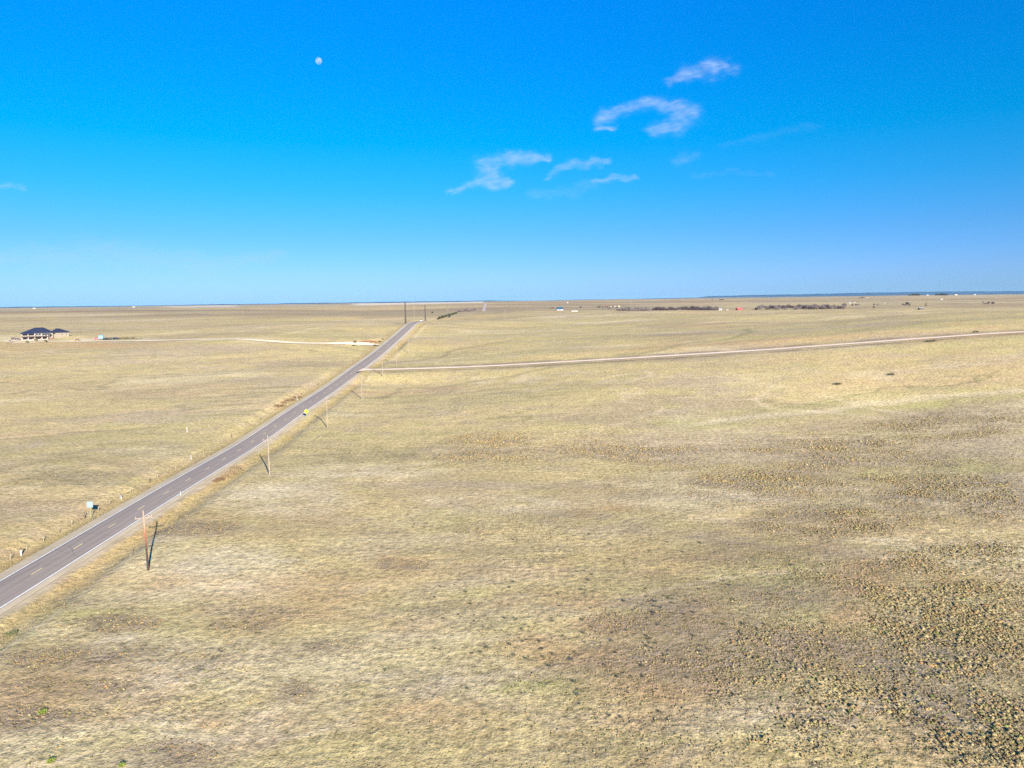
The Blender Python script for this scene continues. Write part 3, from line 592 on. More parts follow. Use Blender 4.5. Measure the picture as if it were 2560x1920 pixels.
# ------------------------------------------------------------------ signs
M_back = simple('sky_tinted_aluminium', (.20, .30, .37), .45, .05, 3, .0, .5); M_green = simple('green_steel_post', (.23, .27, .12), .7, .1)  # the sign back's blue base colour carries the reflected sky
M_yell = simple('yellow_sign_face', (.42, .40, .04), .4, .03); M_blk = simple('black_sign_paint', (.02, .02, .02), .5, 0)
def diamond(s, th): 
    m = MB(); c = s/math.sqrt(2); k = .12*c
    pts = []
    for a in range(4):
        t0 = a*math.pi/2
        for e in (-.13, .13): pts.append((c*math.cos(t0+e)*.97, c*math.sin(t0+e)*.97))
    n = len(pts); m.poly([(x, -th/2, z) for x, z in pts]+[(x, th/2, z) for x, z in pts], [tuple(range(n)), tuple(range(2*n-1, n-1, -1))]+[(i, i+n, (i+1) % n+n, (i+1) % n) for i in range(n)]); return m
p = G(228, 1297); t = empty('road_sign', tuple(p), R(3)); tag(t, 'road sign seen from its pale blue grey back, left of the road', 'road sign')
MB().box(-.05, .05, -.03, .03, -.4, 3.5).build('post', M_green, t); b_ = MB().box(-.6, .6, -.02, .02, -.62, .62).build('panel', M_back, t, (0, -.06, 3.25))
MB().box(-.5, .5, -.05, -.022, -.30, -.24).build('stiffener', M_met, b_); MB().box(-.5, .5, -.05, -.022, .24, .30).build('stiffener', M_met, b_)
p = on_y(779, 1046, 271); px_ = (-74.2, 271.0, gz(-74.2, 271.0)); t = empty('warning_sign', px_); tag(t, 'yellow diamond warning sign facing traffic on the right verge', 'road sign')
MB().box(-.04, .04, -.03, .03, -.4, 2.4).build('post', M_green, t); f = diamond(1.25, .02).build('panel', M_yell, t, (0, -.06, 2.55))
MB().box(-.07, .07, -.022, -.012, -.45, .45).box(.0701, .40, -.022, -.012, -.07, .07).build('side_road_symbol', M_blk, f)

# ------------------------------------------------------------------ brush
def twig_mesh(name, n, r, h, w, up=.75, seed=0, ln=.5):
    rg = np.random.default_rng(seed); V = []; 
    ph = rg.random(n)*6.28; rr = r*np.sqrt(rg.random(n)); bx = np.cos(ph)*rr; by = np.sin(ph)*rr; bz = h*(rg.random(n)**.8)*(1-.45*(rr/r)**2)
    d = np.stack([np.cos(ph)*rr/r*.8+rg.normal(0, .35, n), np.sin(ph)*rr/r*.8+rg.normal(0, .35, n), up+rg.random(n)*.5], 1); d /= np.linalg.norm(d, axis=1)[:, None]
    b0 = np.stack([bx, by, bz*.85], 1); sd_ = np.cross(d, rg.normal(0, 1, (n, 3))); sd_ /= np.linalg.norm(sd_, axis=1)[:, None]+1e-9
    l = ln*h*(.4+.8*rg.random(n))[:, None]
    P0 = b0-sd_*w; P1 = b0+sd_*w; P2 = b0+d*l; V = np.stack([P0, P1, P2], 1).reshape(-1, 3); V[:, 2] = np.maximum(V[:, 2], -.05)
    return npmesh(name, V, np.arange(3*n).reshape(n, 3))
def shrub(name, loc, r, h, mat, label, cat='shrub', group=None, seed=0, n=260, w=None):
    t = empty(name, loc); me = twig_mesh('foliage', n, r, h, w or .05*r+.02, seed=seed); link('foliage', me, t, mat=mat)
    s = MB()
    for k in range(4): s.tube((0, 0, -.1), (r*.4*math.cos(k*1.6), r*.4*math.sin(k*1.6), h*.6), .03*h, .012*h, 5)
    s.build('stem', M_post, t); return tag(t, label, cat, group)
M_tan = simple('dry_tan_stalks', (.28, .20, .11), .9, .3, 3); M_brn = simple('brown_dry_weeds', (.17, .095, .05), .9, .3, 3); M_sg = simple('spring_green_leaves', (.19, .23, .04), .8, .2, 4); M_jun = simple('dark_juniper_foliage', (.06, .065, .035), .9, .3, 1); M_olv = simple('olive_shrub_foliage', (.16, .16, .07), .9, .3, 1)
for i, (px, py, r, h) in enumerate([(592, 1178, 1.7, 2.1), (578, 1187, 1.4, 1.7), (566, 1194, 1.1, 1.4)]):
    shrub('dry_bush', tuple(G(px, py)), r, h, M_tan, ['largest tan bare bush on the right verge beside the second pole', 'middle tan bare bush of the right verge clump', 'smallest tan bare bush at the near end of the verge clump'][i], 'bush', 'tan bushes on the right verge', i, 420, .035)
for i, (px, py, r, h) in enumerate([(552, 1200, 1.2, .9), (540, 1205, 1.0, .7)]):
    shrub('brown_bush', tuple(G(px, py)), r, h, M_brn, ['low brown bush just in front of the tan verge bushes', 'lowest brown weed clump nearest the camera by the tan bushes'][i], 'bush', None, 9+i, 260, .04)
for i in range(9):
    px = 690+i*7+random.uniform(-2, 2); py = 1021-i*3.4+random.uniform(-4, 3)
    shrub('weed_clump', tuple(G(px, py)), 1.3+random.random(), .7+.6*random.random(), M_brn, 'reddish brown weed clump by the left fence across from the yellow sign', 'weeds', 'reddish brown weeds by the left fence', 20+i, 200, .05)
for i, (px, py, r, h, l) in enumerate([(106, 1783, .45, .4, 'bright green bush in the dark grass at lower left'), (128, 1904, .35, .3, 'small bright green bush at the bottom left edge'), (28, 1588, .8, .6, 'green weed clump near the road at the left edge'), (305, 1915, .3, .28, 'bright green clump at the very bottom of the prairie')]):
    shrub('green_bush', tuple(G(px, py)), r, h, M_sg if i != 2 else M_olv, l, 'bush', None, 40+i, 240, .04)
for i, (px, py, l) in enumerate([(2228, 938, 'small dark bush alone in the right hand grassland'), (2320, 855, 'dark bush on the near side of the dirt road, left one of a pair'), (2334, 854, 'dark bush on the near side of the dirt road, right one of a pair'), (2440, 831, 'dark bush at the far ditch of the dirt road'), (2094, 962, 'dark scrub on the low ridge in the right grassland')]):
    shrub('dark_bush', tuple(G(px, py)), 1.5, 1.0, M_jun, l, 'bush', None, 50+i, 200, .08)

# yucca-like dark clumps in the middle ground
ym = []
for s in range(4):
    me_ = twig_mesh('yucca', 46, .22, .26, .022, .55, 70+s, 1.3); me_.materials.append(simple('yucca_leaves_%d' % s, [(.07, .075, .04), (.10, .09, .05), (.09, .07, .05), (.06, .06, .045)][s], .8, .3, 4)); ym.append(me_)
cnt = 0
while cnt < 200:
    px = random.gauss(1480, 300); py = random.gauss(1550, 110)
    if not (950 < px < 2150 and 1330 < py < 1900): continue
    P_g = G(px, py); o = bpy.data.objects.new('yucca', ym[cnt % 4]); COL.objects.link(o); s = random.uniform(.4, 1.0)
    o.location = tuple(P_g); o.scale = (s, s, s); o.rotation_euler = (0, 0, random.random()*6); tag(o, 'small dark spiky clump dotting the pale grass in the centre foreground', 'plant', 'small dark clumps dotting the foreground'); cnt += 1

# ------------------------------------------------------------------ house on the left
M_roof = simple('navy_slate_roof', (.02, .024, .048), .6, .25, 1.5, 0, .4); M_wall = simple('cream_stucco', (.21, .175, .13), .85, .06, .5); M_stone = simple('pinkish_stone_column', (.33, .25, .23), .85, .15, 2)
M_win = simple('dark_window_glass', (.03, .035, .045), .12, .0, 1, 0, .6); M_trim = simple('white_trim', (.32, .29, .27), .6, .03); M_deck = simple('shadow_dark_deck', (.045, .028, .025), .8, .2, 2); M_door = simple('dark_red_door', (.14, .04, .04), .6, .1)
k = .338; hx = float(on_y(54, 850, 600)[0]); hz0 = gz(hx+12, 598)-.1
house = empty('house', (hx, 600, hz0), R(34)); tag(house, 'large cream hip roofed house with navy roof and columned walkout deck at far left', 'house')
def hip(name, x0, x1, y0, y1, z0, z1, rx0, rx1, parent, ov=.7, mat=M_roof):
    x0 -= ov; x1 += ov; y0 -= ov; y1 += ov; yc = (y0+y1)/2
    m = MB(); m.poly([(x0, y0, z0), (x1, y0, z0), (x1, y1, z0), (x0, y1, z0), (x0, y0, z0+.18), (x1, y0, z0+.18), (x1, y1, z0+.18), (x0, y1, z0+.18), (rx0, yc, z1), (rx1, yc, z1)],
        [(3, 2, 1, 0), (0, 1, 5, 4), (1, 2, 6, 5), (2, 3, 7, 6), (3, 0, 4, 7), (4, 5, 9, 8), (5, 6, 9), (6, 7, 8, 9), (7, 4, 8)]); return m.build(name, mat, parent)
X = lambda px: (px-54)*.281
k = .28
# main block and lower level
wl = MB().box(X(58), X(134), 3.2, 16, 0, 6.3).build('wall', M_wall, house)
hip('roof', X(57), X(136), 3.0, 17, 6.3, 10.8, X(90), X(112), house)
hip('roof', X(52), X(84), -.6, 12, 5.9, 8.6, X(74), X(80), house, .4)
w2 = MB().box(X(134)+.003, X(176), 6, 17, 1.5, 6.2).build('wall', M_wall, house); hip('roof', X(131), X(178), 5.6, 17.4, 6.2, 9.6, X(144), X(152), house)
w2['label'] = 'pale garage wing wall on higher ground'
MB().box(X(54), X(121), -.4, 3.2, 3.0, 3.85).build('deck', M_deck, house)  # shade below the deck is put into its dark colour and depth
MB().box(X(54), X(121), -.45, -.402, 4.45, 4.6).box(X(54), X(121), -.45, -.402, 3.87, 3.97).build('railing', M_trim, house)
MB().box(X(54), X(119), -.30, -.05, 0, 1.25).build('patio_wall', M_stone, house)
for px in (55, 71, 87, 105, 119):
    MB().box(X(px)-.35, X(px)+.35, -.46, .3, 0, 2.998).box(X(px)-.28, X(px)+.28, -.34, .24, 3.85, 6.0).build('column', M_stone, house)
for px, w in ((62, 4), (78, 3.5), (95, 6), (111, 5)):
    f = MB().box(X(px)-w*k, X(px)+w*k, 3.12, 3.202, .15, 2.9).build('window', M_trim, house); MB().box(X(px)-w*k+.1, X(px)+w*k-.1, 3.10, 3.118, .2, 2.85).build('pane', M_win, f)
for px, w in ((62, 3), (69, 2), (78, 4), (93, 3), (100, 3), (110, 4)):
    f = MB().box(X(px)-w*k, X(px)+w*k, 3.12, 3.202, 4.3, 6.0).build('window', M_trim, house); MB().box(X(px)-w*k+.1, X(px)+w*k-.1, 3.10, 3.118, 4.4, 5.9).build('pane', M_win, f)
for px in (158, 169): f = MB().box(X(px)-.4, X(px)+.4, 5.93, 6.002, 4.0, 5.4).build('window', M_trim, house); MB().box(X(px)-.32, X(px)+.32, 5.91, 5.928, 4.1, 5.3).build('pane', M_win, f)
# entrance porch with its own gable, right of the deck
pr = MB(); pr.poly([(X(112), -1.2, 5.2), (X(129), -1.2, 5.2), (X(120.5), -1.2, 6.9), (X(112), 6.5, 5.2), (X(129), 6.5, 5.2), (X(120.5), 6.5, 6.9)], [(0, 1, 2), (3, 5, 4), (0, 2, 5, 3), (1, 4, 5, 2), (0, 3, 4, 1)]); pr.build('porch_roof', M_roof, house)
MB().box(X(121.5), X(125), -.9, -.3, 0, 5.2).build('porch_post', M_postd, house); MB().box(X(125.2), X(131), -.5, 3.1, 0, 2.6).build('stair_wall', M_stone, house)
d_ = MB().box(X(126), X(130), -.58, -.52, .2, 2.3).build('door', M_door, house)
for i, (px, py, s) in enumerate([(68, 858, 1.0), (90, 854, 1.2), (114.5, 856, 1.0)]):
    P_g = G(px, py); t = empty('young_tree', tuple(P_g)); MB().tube((0, 0, -.2), (0, 0, 1.3*s), .09, .05, 6).build('trunk', M_post, t)
    me_ = twig_mesh('crown', 260, .9*s, 1.7*s, .10, .5, 80+i, .5); o = link('crown', me_, t, (0, 0, .6*s), M_olv); tag(t, ['young dark tree below the left end of the deck', 'young dark tree below the middle column of the deck', 'young dark tree below the entrance porch'][i], 'tree', 'young trees in front of the house')

# ------------------------------------------------------------------ vehicles
M_tyre = simple('rubber_tyre', (.025, .025, .025), .9, 0); 
def car(px, py, Y, rz, col, label, L_=4.7, H_=1.55, pickup=False, on_road=None, name='parked_car'):
    if on_road is not None: loc = (on_road, Y, float(road_z(Y))+.03)
    else: p = at_y(px, py, Y); loc = (p[0], p[1], p[2]+.03)
    t = empty(name, loc, rz); pm = simple('car_paint', col, .3, .02, 1, 0, .5); hw = .92; a = L_/2
    m = MB(); sec = [(-a, .45, .85), (-a+.1, .35, 1.0), (-a*.55, .32, 1.02), (a*.55, .32, .98), (a-.15, .35, .86), (a, .45, .72)]
    pts = []
    for x, z0, z1 in sec: pts += [(x, -hw, z0), (x, hw, z0), (x, hw, z1-.08), (x, hw-.1, z1), (x, -hw+.1, z1), (x, -hw, z1-.08)]
    fs = [tuple(reversed(range(6))), tuple(range(30, 36))]
    for i in range(5):
        for j in range(6): q = (j+1) % 6; fs.append((i*6+j, i*6+q, (i+1)*6+q, (i+1)*6+j))
    m.poly(pts, fs); m.build('body', pm, t)
    x0, x1 = (-a*.05, a*.5) if pickup else (-a*.82, a*.42)
    c = MB(); c.poly([(x0, -hw+.08, 1.0), (x1, -hw+.08, .98), (x1, hw-.08, .98), (x0, hw-.08, 1.0), (x0+.25, -hw+.25, H_), (x1-.75, -hw+.25, H_), (x1-.75, hw-.25, H_), (x0+.25, hw-.25, H_)],
        [(0, 1, 5, 4), (1, 2, 6, 5), (2, 3, 7, 6), (3, 0, 4, 7), (4, 5, 6, 7)]); c.build('windows', M_win, t)
    MB().box(x0+.28, x1-.8, -hw+.24, hw-.24, H_, H_+.04).build('roof', pm, t)
    for sx_ in (-a*.62, a*.62):
        for sy_ in (-1, 1): MB().tube((sx_, sy_*(hw-.2), .34), (sx_, sy_*(hw+.02), .34), .34, n=12).build('wheel', M_tyre, t)
    for sy_ in (-1, 1): MB().box(a-.06, a+.02, sy_*.62-.16, sy_*.62+.16, .62, .76).build('headlight', M_white, t)
    return tag(t, label, 'car' if not pickup else 'pickup truck')
car(0, 0, 735, R(-90), (.70, .72, .72), 'white car driving on the road at the crest', on_road=RX+1.8, H_=1.9, L_=5.2, name='driving_car')
car(22, 842, 590, R(10), (.30, .24, .20), 'tan pickup truck on the gravel at the left edge by the house', pickup=True)
car(34, 838, 612, R(5), (.16, .10, .09), 'dark brown car parked left of the house, nearer the truck'); car(44, 838, 606, R(-8), (.22, .15, .15), 'dark brown car parked close to the left end of the house')
car(194, 840, 592, R(0), (.28, .16, .08), 'brown car parked right of the house garage wing')
car(242, 839.5, 603, R(15), (.45, .16, .20), 'dark red car parked left of the blue camper')
car(263, 839.5, 600, R(0), (.03, .05, .06), 'black car parked immediately right of the blue camper'); car(271, 839.5, 600, R(0), (.10, .05, .03), 'dark brown car second to the right of the blue camper')
car(281, 839.5, 602, R(0), (.10, .15, .14), 'grey green car third to the right of the blue camper'); car(290.5, 839.5, 602, R(0), (.03, .03, .04), 'black car fourth to the right of the blue camper, before the shrubs')
p = at_y(253.5, 840, 604); t = empty('camper_trailer', p, R(0)); M_cb = simple('light_blue_camper', (.11, .33, .45), .35, .04, 1, 0, .5)
MB().box(-2.0, 1.9, -1.2, 1.2, .6, 3.3, .18).build('body', M_cb, t); MB().tube((1.9, 0, .75), (3.0, 0, .6), .06, n=6).build('tow_bar', M_met, t)
for s in (-1, 1): MB().tube((.0, s*1.0, .4), (.0, s*1.22, .4), .4, n=12).build('wheel', M_tyre, t)
MB().box(-1.2, -.2, -1.16, -1.10, 1.8, 2.6).build('window', M_white, t); MB().box(.7, 1.3, -1.20, -1.12, .8, 2.6).build('door', M_white, t); tag(t, 'light blue camper trailer parked beside the driveway right of the house', 'camper')
for i in range(7):
    px = 301+i*5.2; p = at_y(px, 839, 604); shrub('olive_shrub', p, 1.1+.3*(i % 3), 1.3+.3*(i % 2), M_olv if i % 3 else M_brn, 'olive shrub in the row along the driveway right of the parked cars', 'shrub', 'row of olive shrubs by the driveway', 100+i, 220, .09)
for i, (px, l) in enumerate([(338, 'small faint shrub first past the olive row'), (353, 'small faint shrub farthest right past the olive row')]): shrub('small_shrub', at_y(px, 839, 606), 1.0, .8, M_olv, l, 'shrub', None, 120+i, 150, .08)

# ------------------------------------------------------------------ driveway entrance
M_rail = simple('red_brown_rail', (.20, .075, .05), .85, .2, 3); M_pil = simple('dark_stone_pillar', (.085, .06, .03), .9, .3, 2)
g = G(887, 860)
t = empty('entrance_pillar', (g[0], g[1]+1, gz(g[0], g[1]+1))); MB().box(-1.0, 1.0, -.7, .7, -.3, 1.9).build('shaft', M_pil, t); MB().box(-1.2, 1.2, -.9, .9, 1.903, 2.2).build('cap', M_postd, t); tag(t, 'dark stone entrance pillar where the driveway starts', 'gate pillar')
ga = G(897, 858.5); gb = G(946, 858); t = empty('rail_fence', tuple(ga)); tag(t, 'low red brown rail fence beside the driveway entrance', 'fence')
n_ = 7
for i in range(n_):
    x = ga[0]+(gb[0]-ga[0])*i/(n_-1); y = ga[1]+(gb[1]-ga[1])*i/(n_-1); z = gz(x, y); o = MB().box(-.12, .12, -.12, .12, -.3, 1.45).build('post', M_rail, t); o.location = (x-ga[0], y-ga[1], z-ga[2])
for hh in (.45, .9, 1.3):
    m = MB()
    for i in range(n_-1):
        q = [(ga[0]+(gb[0]-ga[0])*j/(n_-1), ga[1]+(gb[1]-ga[1])*j/(n_-1)) for j in (i, i+1)]; q = [(x-ga[0], y-ga[1]-.14, gz(x, y)+hh-ga[2]) for x, y in q]; m.poly([(q[0][0], q[0][1]+dy_, q[0][2]+dz_) for dy_, dz_ in ((-.03, -.14), (-.03, .14), (.03, .14), (.03, -.14))]+[(q[1][0], q[1][1]+dy_, q[1][2]+dz_) for dy_, dz_ in ((-.03, -.14), (-.03, .14), (.03, .14), (.03, -.14))], [(0, 1, 2, 3), (7, 6, 5, 4), (0, 4, 5, 1), (1, 5, 6, 2), (2, 6, 7, 3), (3, 7, 4, 0)])
    m.build('rail', M_rail, t)
for i, (px, py, l, s) in enumerate([(927, 859, 'dark stump like bush in the middle of the rail fence', .9), (949, 856, 'dark bush at the road end of the rail fence', 1.1), (937, 865, 'dark bush across the driveway from the rail fence', 1.1), (884, 865, 'small dark bush below the entrance pillar', .8), (957, 848, 'small dark bush up the verge from the driveway mouth', .7)]):
    shrub('dark_bush', tuple(G(px, py)), s, s*1.1, M_jun, l, 'bush', None, 130+i, 180, .09)

# ------------------------------------------------------------------ beyond the crest: trees, farms, creek
def far_tree(me, px, py, Y, s, label, cat, group, name):
    if Y is None: p = tuple(G(px, py)); s = s*p[1]/1775*1.35
    else: p = at_y(px, py, Y)
    o = bpy.data.objects.new(name, me); COL.objects.link(o); o.location = p; o.scale = (s, s, s*random.uniform(.85, 1.15)); o.rotation_euler = (0, 0, random.random()*6); return tag(o, label, cat, group)
jm = [twig_mesh('juniper_tree', 500, 2.2, 4.2, .30, .6, 200+i, .35) for i in range(3)]
for q in jm: q.materials.append(M_jun)
for i in range(13):
    t_ = i/12; px = 1095+45*t_; py = 797-14*t_
    far_tree(jm[i % 3], px, py+1.5, None, .75+.5*random.random(), 'dark juniper in the row beyond the crest beside the distant road', 'tree', 'dark junipers beyond the crest', 'juniper_tree')
far_tree(jm[0], 1123.5, 793, None, .8, 'dark juniper standing just below the row beyond the crest', 'tree', None, 'juniper_tree')
far_tree(jm[1], 1081, 783, None, .7, 'single small dark tree above the start of the juniper row', 'tree', None, 'juniper_tree')
M_bare = simple('bare_branches', (.15, .11, .09), .95, .3, .3); M_bare2 = simple('grey_bare_branches', (.19, .155, .14), .95, .3, .3); M_bare3 = simple('dark_bare_branches', (.07, .05, .05), .95, .3, .3)
bm_ = []
for i, mt in enumerate((M_bare, M_bare2, M_bare3, M_bare)):
    q = twig_mesh('bare_tree', 420, 4.0, 7.0, .16, .7, 220+i, .4); q.materials.append(mt); bm_.append(q)
for i in range(14): far_tree(bm_[i % 2], 1148+i*3.2+random.uniform(-2, 2), 781-.6*i*.6+random.uniform(-2, 2), None, .45+.3*random.random(), 'grey leafless tree beside the far stretch of road', 'tree', 'leafless trees by the far road', 'bare_tree')
for i in range(150):
    px = 1545+i*1.66+random.uniform(-1.5, 1.5); d = random.random() < .3+.5*(1630 < px < 1780)
    far_tree(bm_[2 if d else i % 2], px, 779, 1950+random.uniform(-60, 120), 1.0+.8*random.random(), 'leafless creek tree in the brown line across the right valley', 'tree', 'leafless trees lining the creek', 'bare_tree')
for i in range(105):
    px = 1892+i*2.1+random.uniform(-2, 2); far_tree(bm_[(1, 0, 1, 2)[i % 4] if i % 7 else 2], px, 775, 2000+random.uniform(-80, 260), .8+.8*random.random(), 'leafless creek tree farther right along the brown line', 'tree', 'leafless creek trees farther right', 'bare_tree')
for i in range(34):
    px = random.choice([random.uniform(1440, 1465), random.uniform(1370, 1392), random.uniform(1495, 1545), random.uniform(2110, 2215), random.uniform(2255, 2275), random.uniform(2310, 2330), random.uniform(2450, 2485)]); far_tree(bm_[i % 4], px, 768 if px < 1600 else 762, 2300+random.uniform(-100, 300), .6+.5*random.random(), 'scattered leafless tree among the distant farmsteads', 'tree', 'leafless trees around distant farms', 'bare_tree')
def barn(px, py, Y, w, d, h, rh, wall, roof, label, rz=0, windows=2, name='barn'):
    p = at_y(px, py, Y); t = empty(name, p, rz); MB().box(-w/2, w/2, -d/2, d/2, -.5, h).build('wall', wall, t)
    m = MB(); o = .35; m.poly([(-w/2-o, -d/2-o, h+.003), (w/2+o, -d/2-o, h+.003), (w/2+o, d/2+o, h+.003), (-w/2-o, d/2+o, h+.003), (-w/2-o, 0, h+rh), (w/2+o, 0, h+rh)], [(0, 1, 5, 4), (2, 3, 4, 5), (1, 2, 5), (3, 0, 4), (3, 2, 1, 0)]); m.build('roof', roof, t)
    MB().box(-.9, .9, -d/2-.05, -d/2-.003, 0, min(h-.4, 2.6)).build('door', M_postd, t)
    for i in range(windows): xx = w*(-.33+.66*i/max(1, windows-1)); MB().box(xx-.5, xx+.5, -d/2-.05, -d/2-.003, h*.4, h*.4+1.1).build('window', M_win, t)
    return tag(t, label, 'building')
M_red = simple('red_barn_siding', (.42, .055, .05), .8, .1, .5); M_teal = simple('dark_teal_metal_roof', (.02, .07, .11), .4, .1, .4); M_pal = simple('pale_farm_siding', (.40, .36, .31), .8, .08, .4); M_gr = simple('grey_metal_roof', (.40, .42, .44), .5, .1, .4); M_pinkr = simple('faded_red_roof', (.34, .09, .085), .7, .1, .4); M_yw = simple('straw_siding', (.62, .50, .28), .8, .1, .5)
barn(1399.5, 775, 2000, 17, 12, 2.2, 6.5, simple('lavender_siding', (.50, .45, .50), .8, .05), M_teal, 'barn with a dark teal roof in the centre right distance')
barn(1436, 776, 1950, 17, 7, 2.2, 1.2, M_pal, M_pal, 'long low cream shed right of the teal roofed barn')
barn(1848, 776, 1900, 15, 11, 5.0, 4.6, M_red, M_pinkr, 'bright red barn at the end of the creek trees', R(12)); barn(1861, 777, 1880, 6, 5, 2.6, 1.6, M_red, M_pinkr, 'small red lean-to shed touching the red barn on the right', R(12), 1)
barn(1800, 775.5, 1950, 9, 7, 2.6, 2.0, M_pal, M_gr, 'white farmhouse left of the red barn'); barn(1818, 776, 1930, 6, 5, 2.2, 1.4, simple('pink_siding', (.62, .44, .42), .8, .05), M_pal, 'small pinkish shed between the white farmhouse and the red barn', 0, 1)
barn(1419, 758, 4200, 7, 6, 3.5, 2.5, M_pal, M_pal, 'tiny white shed alone above the teal roofed barn', 0, 1)
for i, (px, Y, l) in enumerate([(1538, 3000, 'cream house at the right end of the straw coloured farmstead'), (1528, 3050, 'straw coloured barn in the middle distance farmstead'), (1515, 3100, 'brown shed left of the straw coloured barn'), (1547, 3020, 'small yellow shed rightmost in the middle distance farmstead')]):
    barn(px, 764.5, Y, 10 if i < 2 else 7, 7, 3.2, 2.2, [M_pal, M_yw, M_rail, M_yw][i], [M_pal, M_rail, M_rail, M_yw][i], l, 0, 2)
for i in range(9): far_tree(bm_[2], 1494+i*6.2, 765, 3000+random.uniform(-60, 60), .5+.4*random.random(), 'dark leafless tree around the straw coloured farmstead', 'tree', 'dark trees at the straw coloured farmstead', 'bare_tree')
for i, (px, py, Y, w, l) in enumerate([(2124, 760, 3300, 11, 'white house on the right farmstead slope, left one'), (2135, 758, 3500, 12, 'larger white house with brown roof on the right slope'), (2211, 760, 3200, 8, 'small white shed right of the two slope houses'), (2158, 747, 6500, 26, 'long dark roofed building on the ridge at right'), (2168, 746.5, 6400, 14, 'white gabled end building beside the long ridge building'), (2353, 751, 4500, 16, 'lone white barn on the brown slope at far right'),
        (2318, 741, 8600, 26, 'pale barn between the dark tree stands on the right skyline'), (2389, 740, 8700, 34, 'long white building on the right skyline'), (2436, 740, 8700, 28, 'farthest right pale building on the skyline')]):
    barn(px, py, Y, w, w*.6, w*.22, w*.14, M_postd if i == 3 else M_pal, [M_pal, M_rail, M_pal, M_postd, M_pal, M_pal, M_gr, M_pal, M_gr][i], l, 0, 2)
for i, (px, l) in enumerate([(60, 'a'), (345, 'b')]): barn([86, 335][i], 769.5, 9000, 34, 20, 8, 4, M_pal, M_pal, ['tiny white building on the left skyline', 'bright white building on the skyline above the blue camper'][i])
sk = twig_mesh('skyline_tree', 500, 16, 22, 1.6, .5, 300, .4); sk.materials.append(M_jun)
for i in range(26):
    px = 2272+i*1.6 if i < 17 else 2341+(i-17)*3.3; far_tree(sk, px, 739.5, 8700+random.uniform(-100, 200), .7+.5*random.random() if i > 4 else .5, 'dark evergreen in the windbreaks on the right skyline', 'tree', 'evergreen windbreaks on the right skyline', 'skyline_tree')
for i in range(8): far_tree(sk, random.choice([1783, 1803, 1806, 2152, 2160, 2143])+random.uniform(-4, 4), 749, 6300, .35, 'dark tree dotting the far ridge on the right', 'tree', 'dark trees on the far ridge', 'skyline_tree')
for i, (px, py, l) in enumerate([(2146, 771, 'small dark cow shed in the field below the right farmstead'), (2302, 774, 'low dark feed trough shed in the far right field')]):
    P_g = G(px, py); barn(px, py, float(P_g[1]), 4.5, 3, 1.6, .5, M_postd, M_gr, l, 0, 1, 'field_shed')
P_g = G(2185, 773); t = empty('deer_stand', tuple(P_g)); MB().box(-.9, .9, -.9, .9, 1.8, 3.6).build('cabin', M_pil, t)
for a, b_ in ((-1, -1), (-1, 1), (1, -1), (1, 1)): MB().tube((a*.8, b_*.8, -.2), (a*.7, b_*.7, 1.8), .09, n=5).build('leg', M_postd, t)
tag(t, 'small dark raised box on legs standing in the far right field', 'stand')

# ------------------------------------------------------------------ moon
md = ray(796.5, 152); md = md/np.linalg.norm(md); DM = 60000
m_, N_, L_, P_ = newmat('moon_surface'); b = NB(N_, L_); N_.remove(P_)
o_ = N_.new('ShaderNodeTexCoord').outputs['Object']; df = N_.new('ShaderNodeBsdfDiffuse'); tr = N_.new('ShaderNodeBsdfTransparent'); ad = N_.new('ShaderNodeAddShader')
L_.new(b.mix(b.mr(b.noise(o_, .0045, 3), .42, .58), (.035, .025, .015), (.09, .075, .05)), df.inputs[0]); tr.inputs[0].default_value = (1, 1, 1, 1); L_.new(df.outputs[0], ad.inputs[0]); L_.new(tr.outputs[0], ad.inputs[1]); L_.new(ad.outputs[0], N_['Material Output'].inputs[0])
bm = bmesh.new(); bmesh.ops.create_uvsphere(bm, u_segments=48, v_segments=24, radius=7.3/FPX*DM); mm = bpy.data.meshes.new('moon'); bm.to_mesh(mm); bm.free()
for q in mm.polygons: q.use_smooth = True
mo = link('moon', mm, mat=m_, loc=tuple(CAM+md*DM)); tag(mo, 'pale daytime gibbous moon high in the blue sky', 'moon')


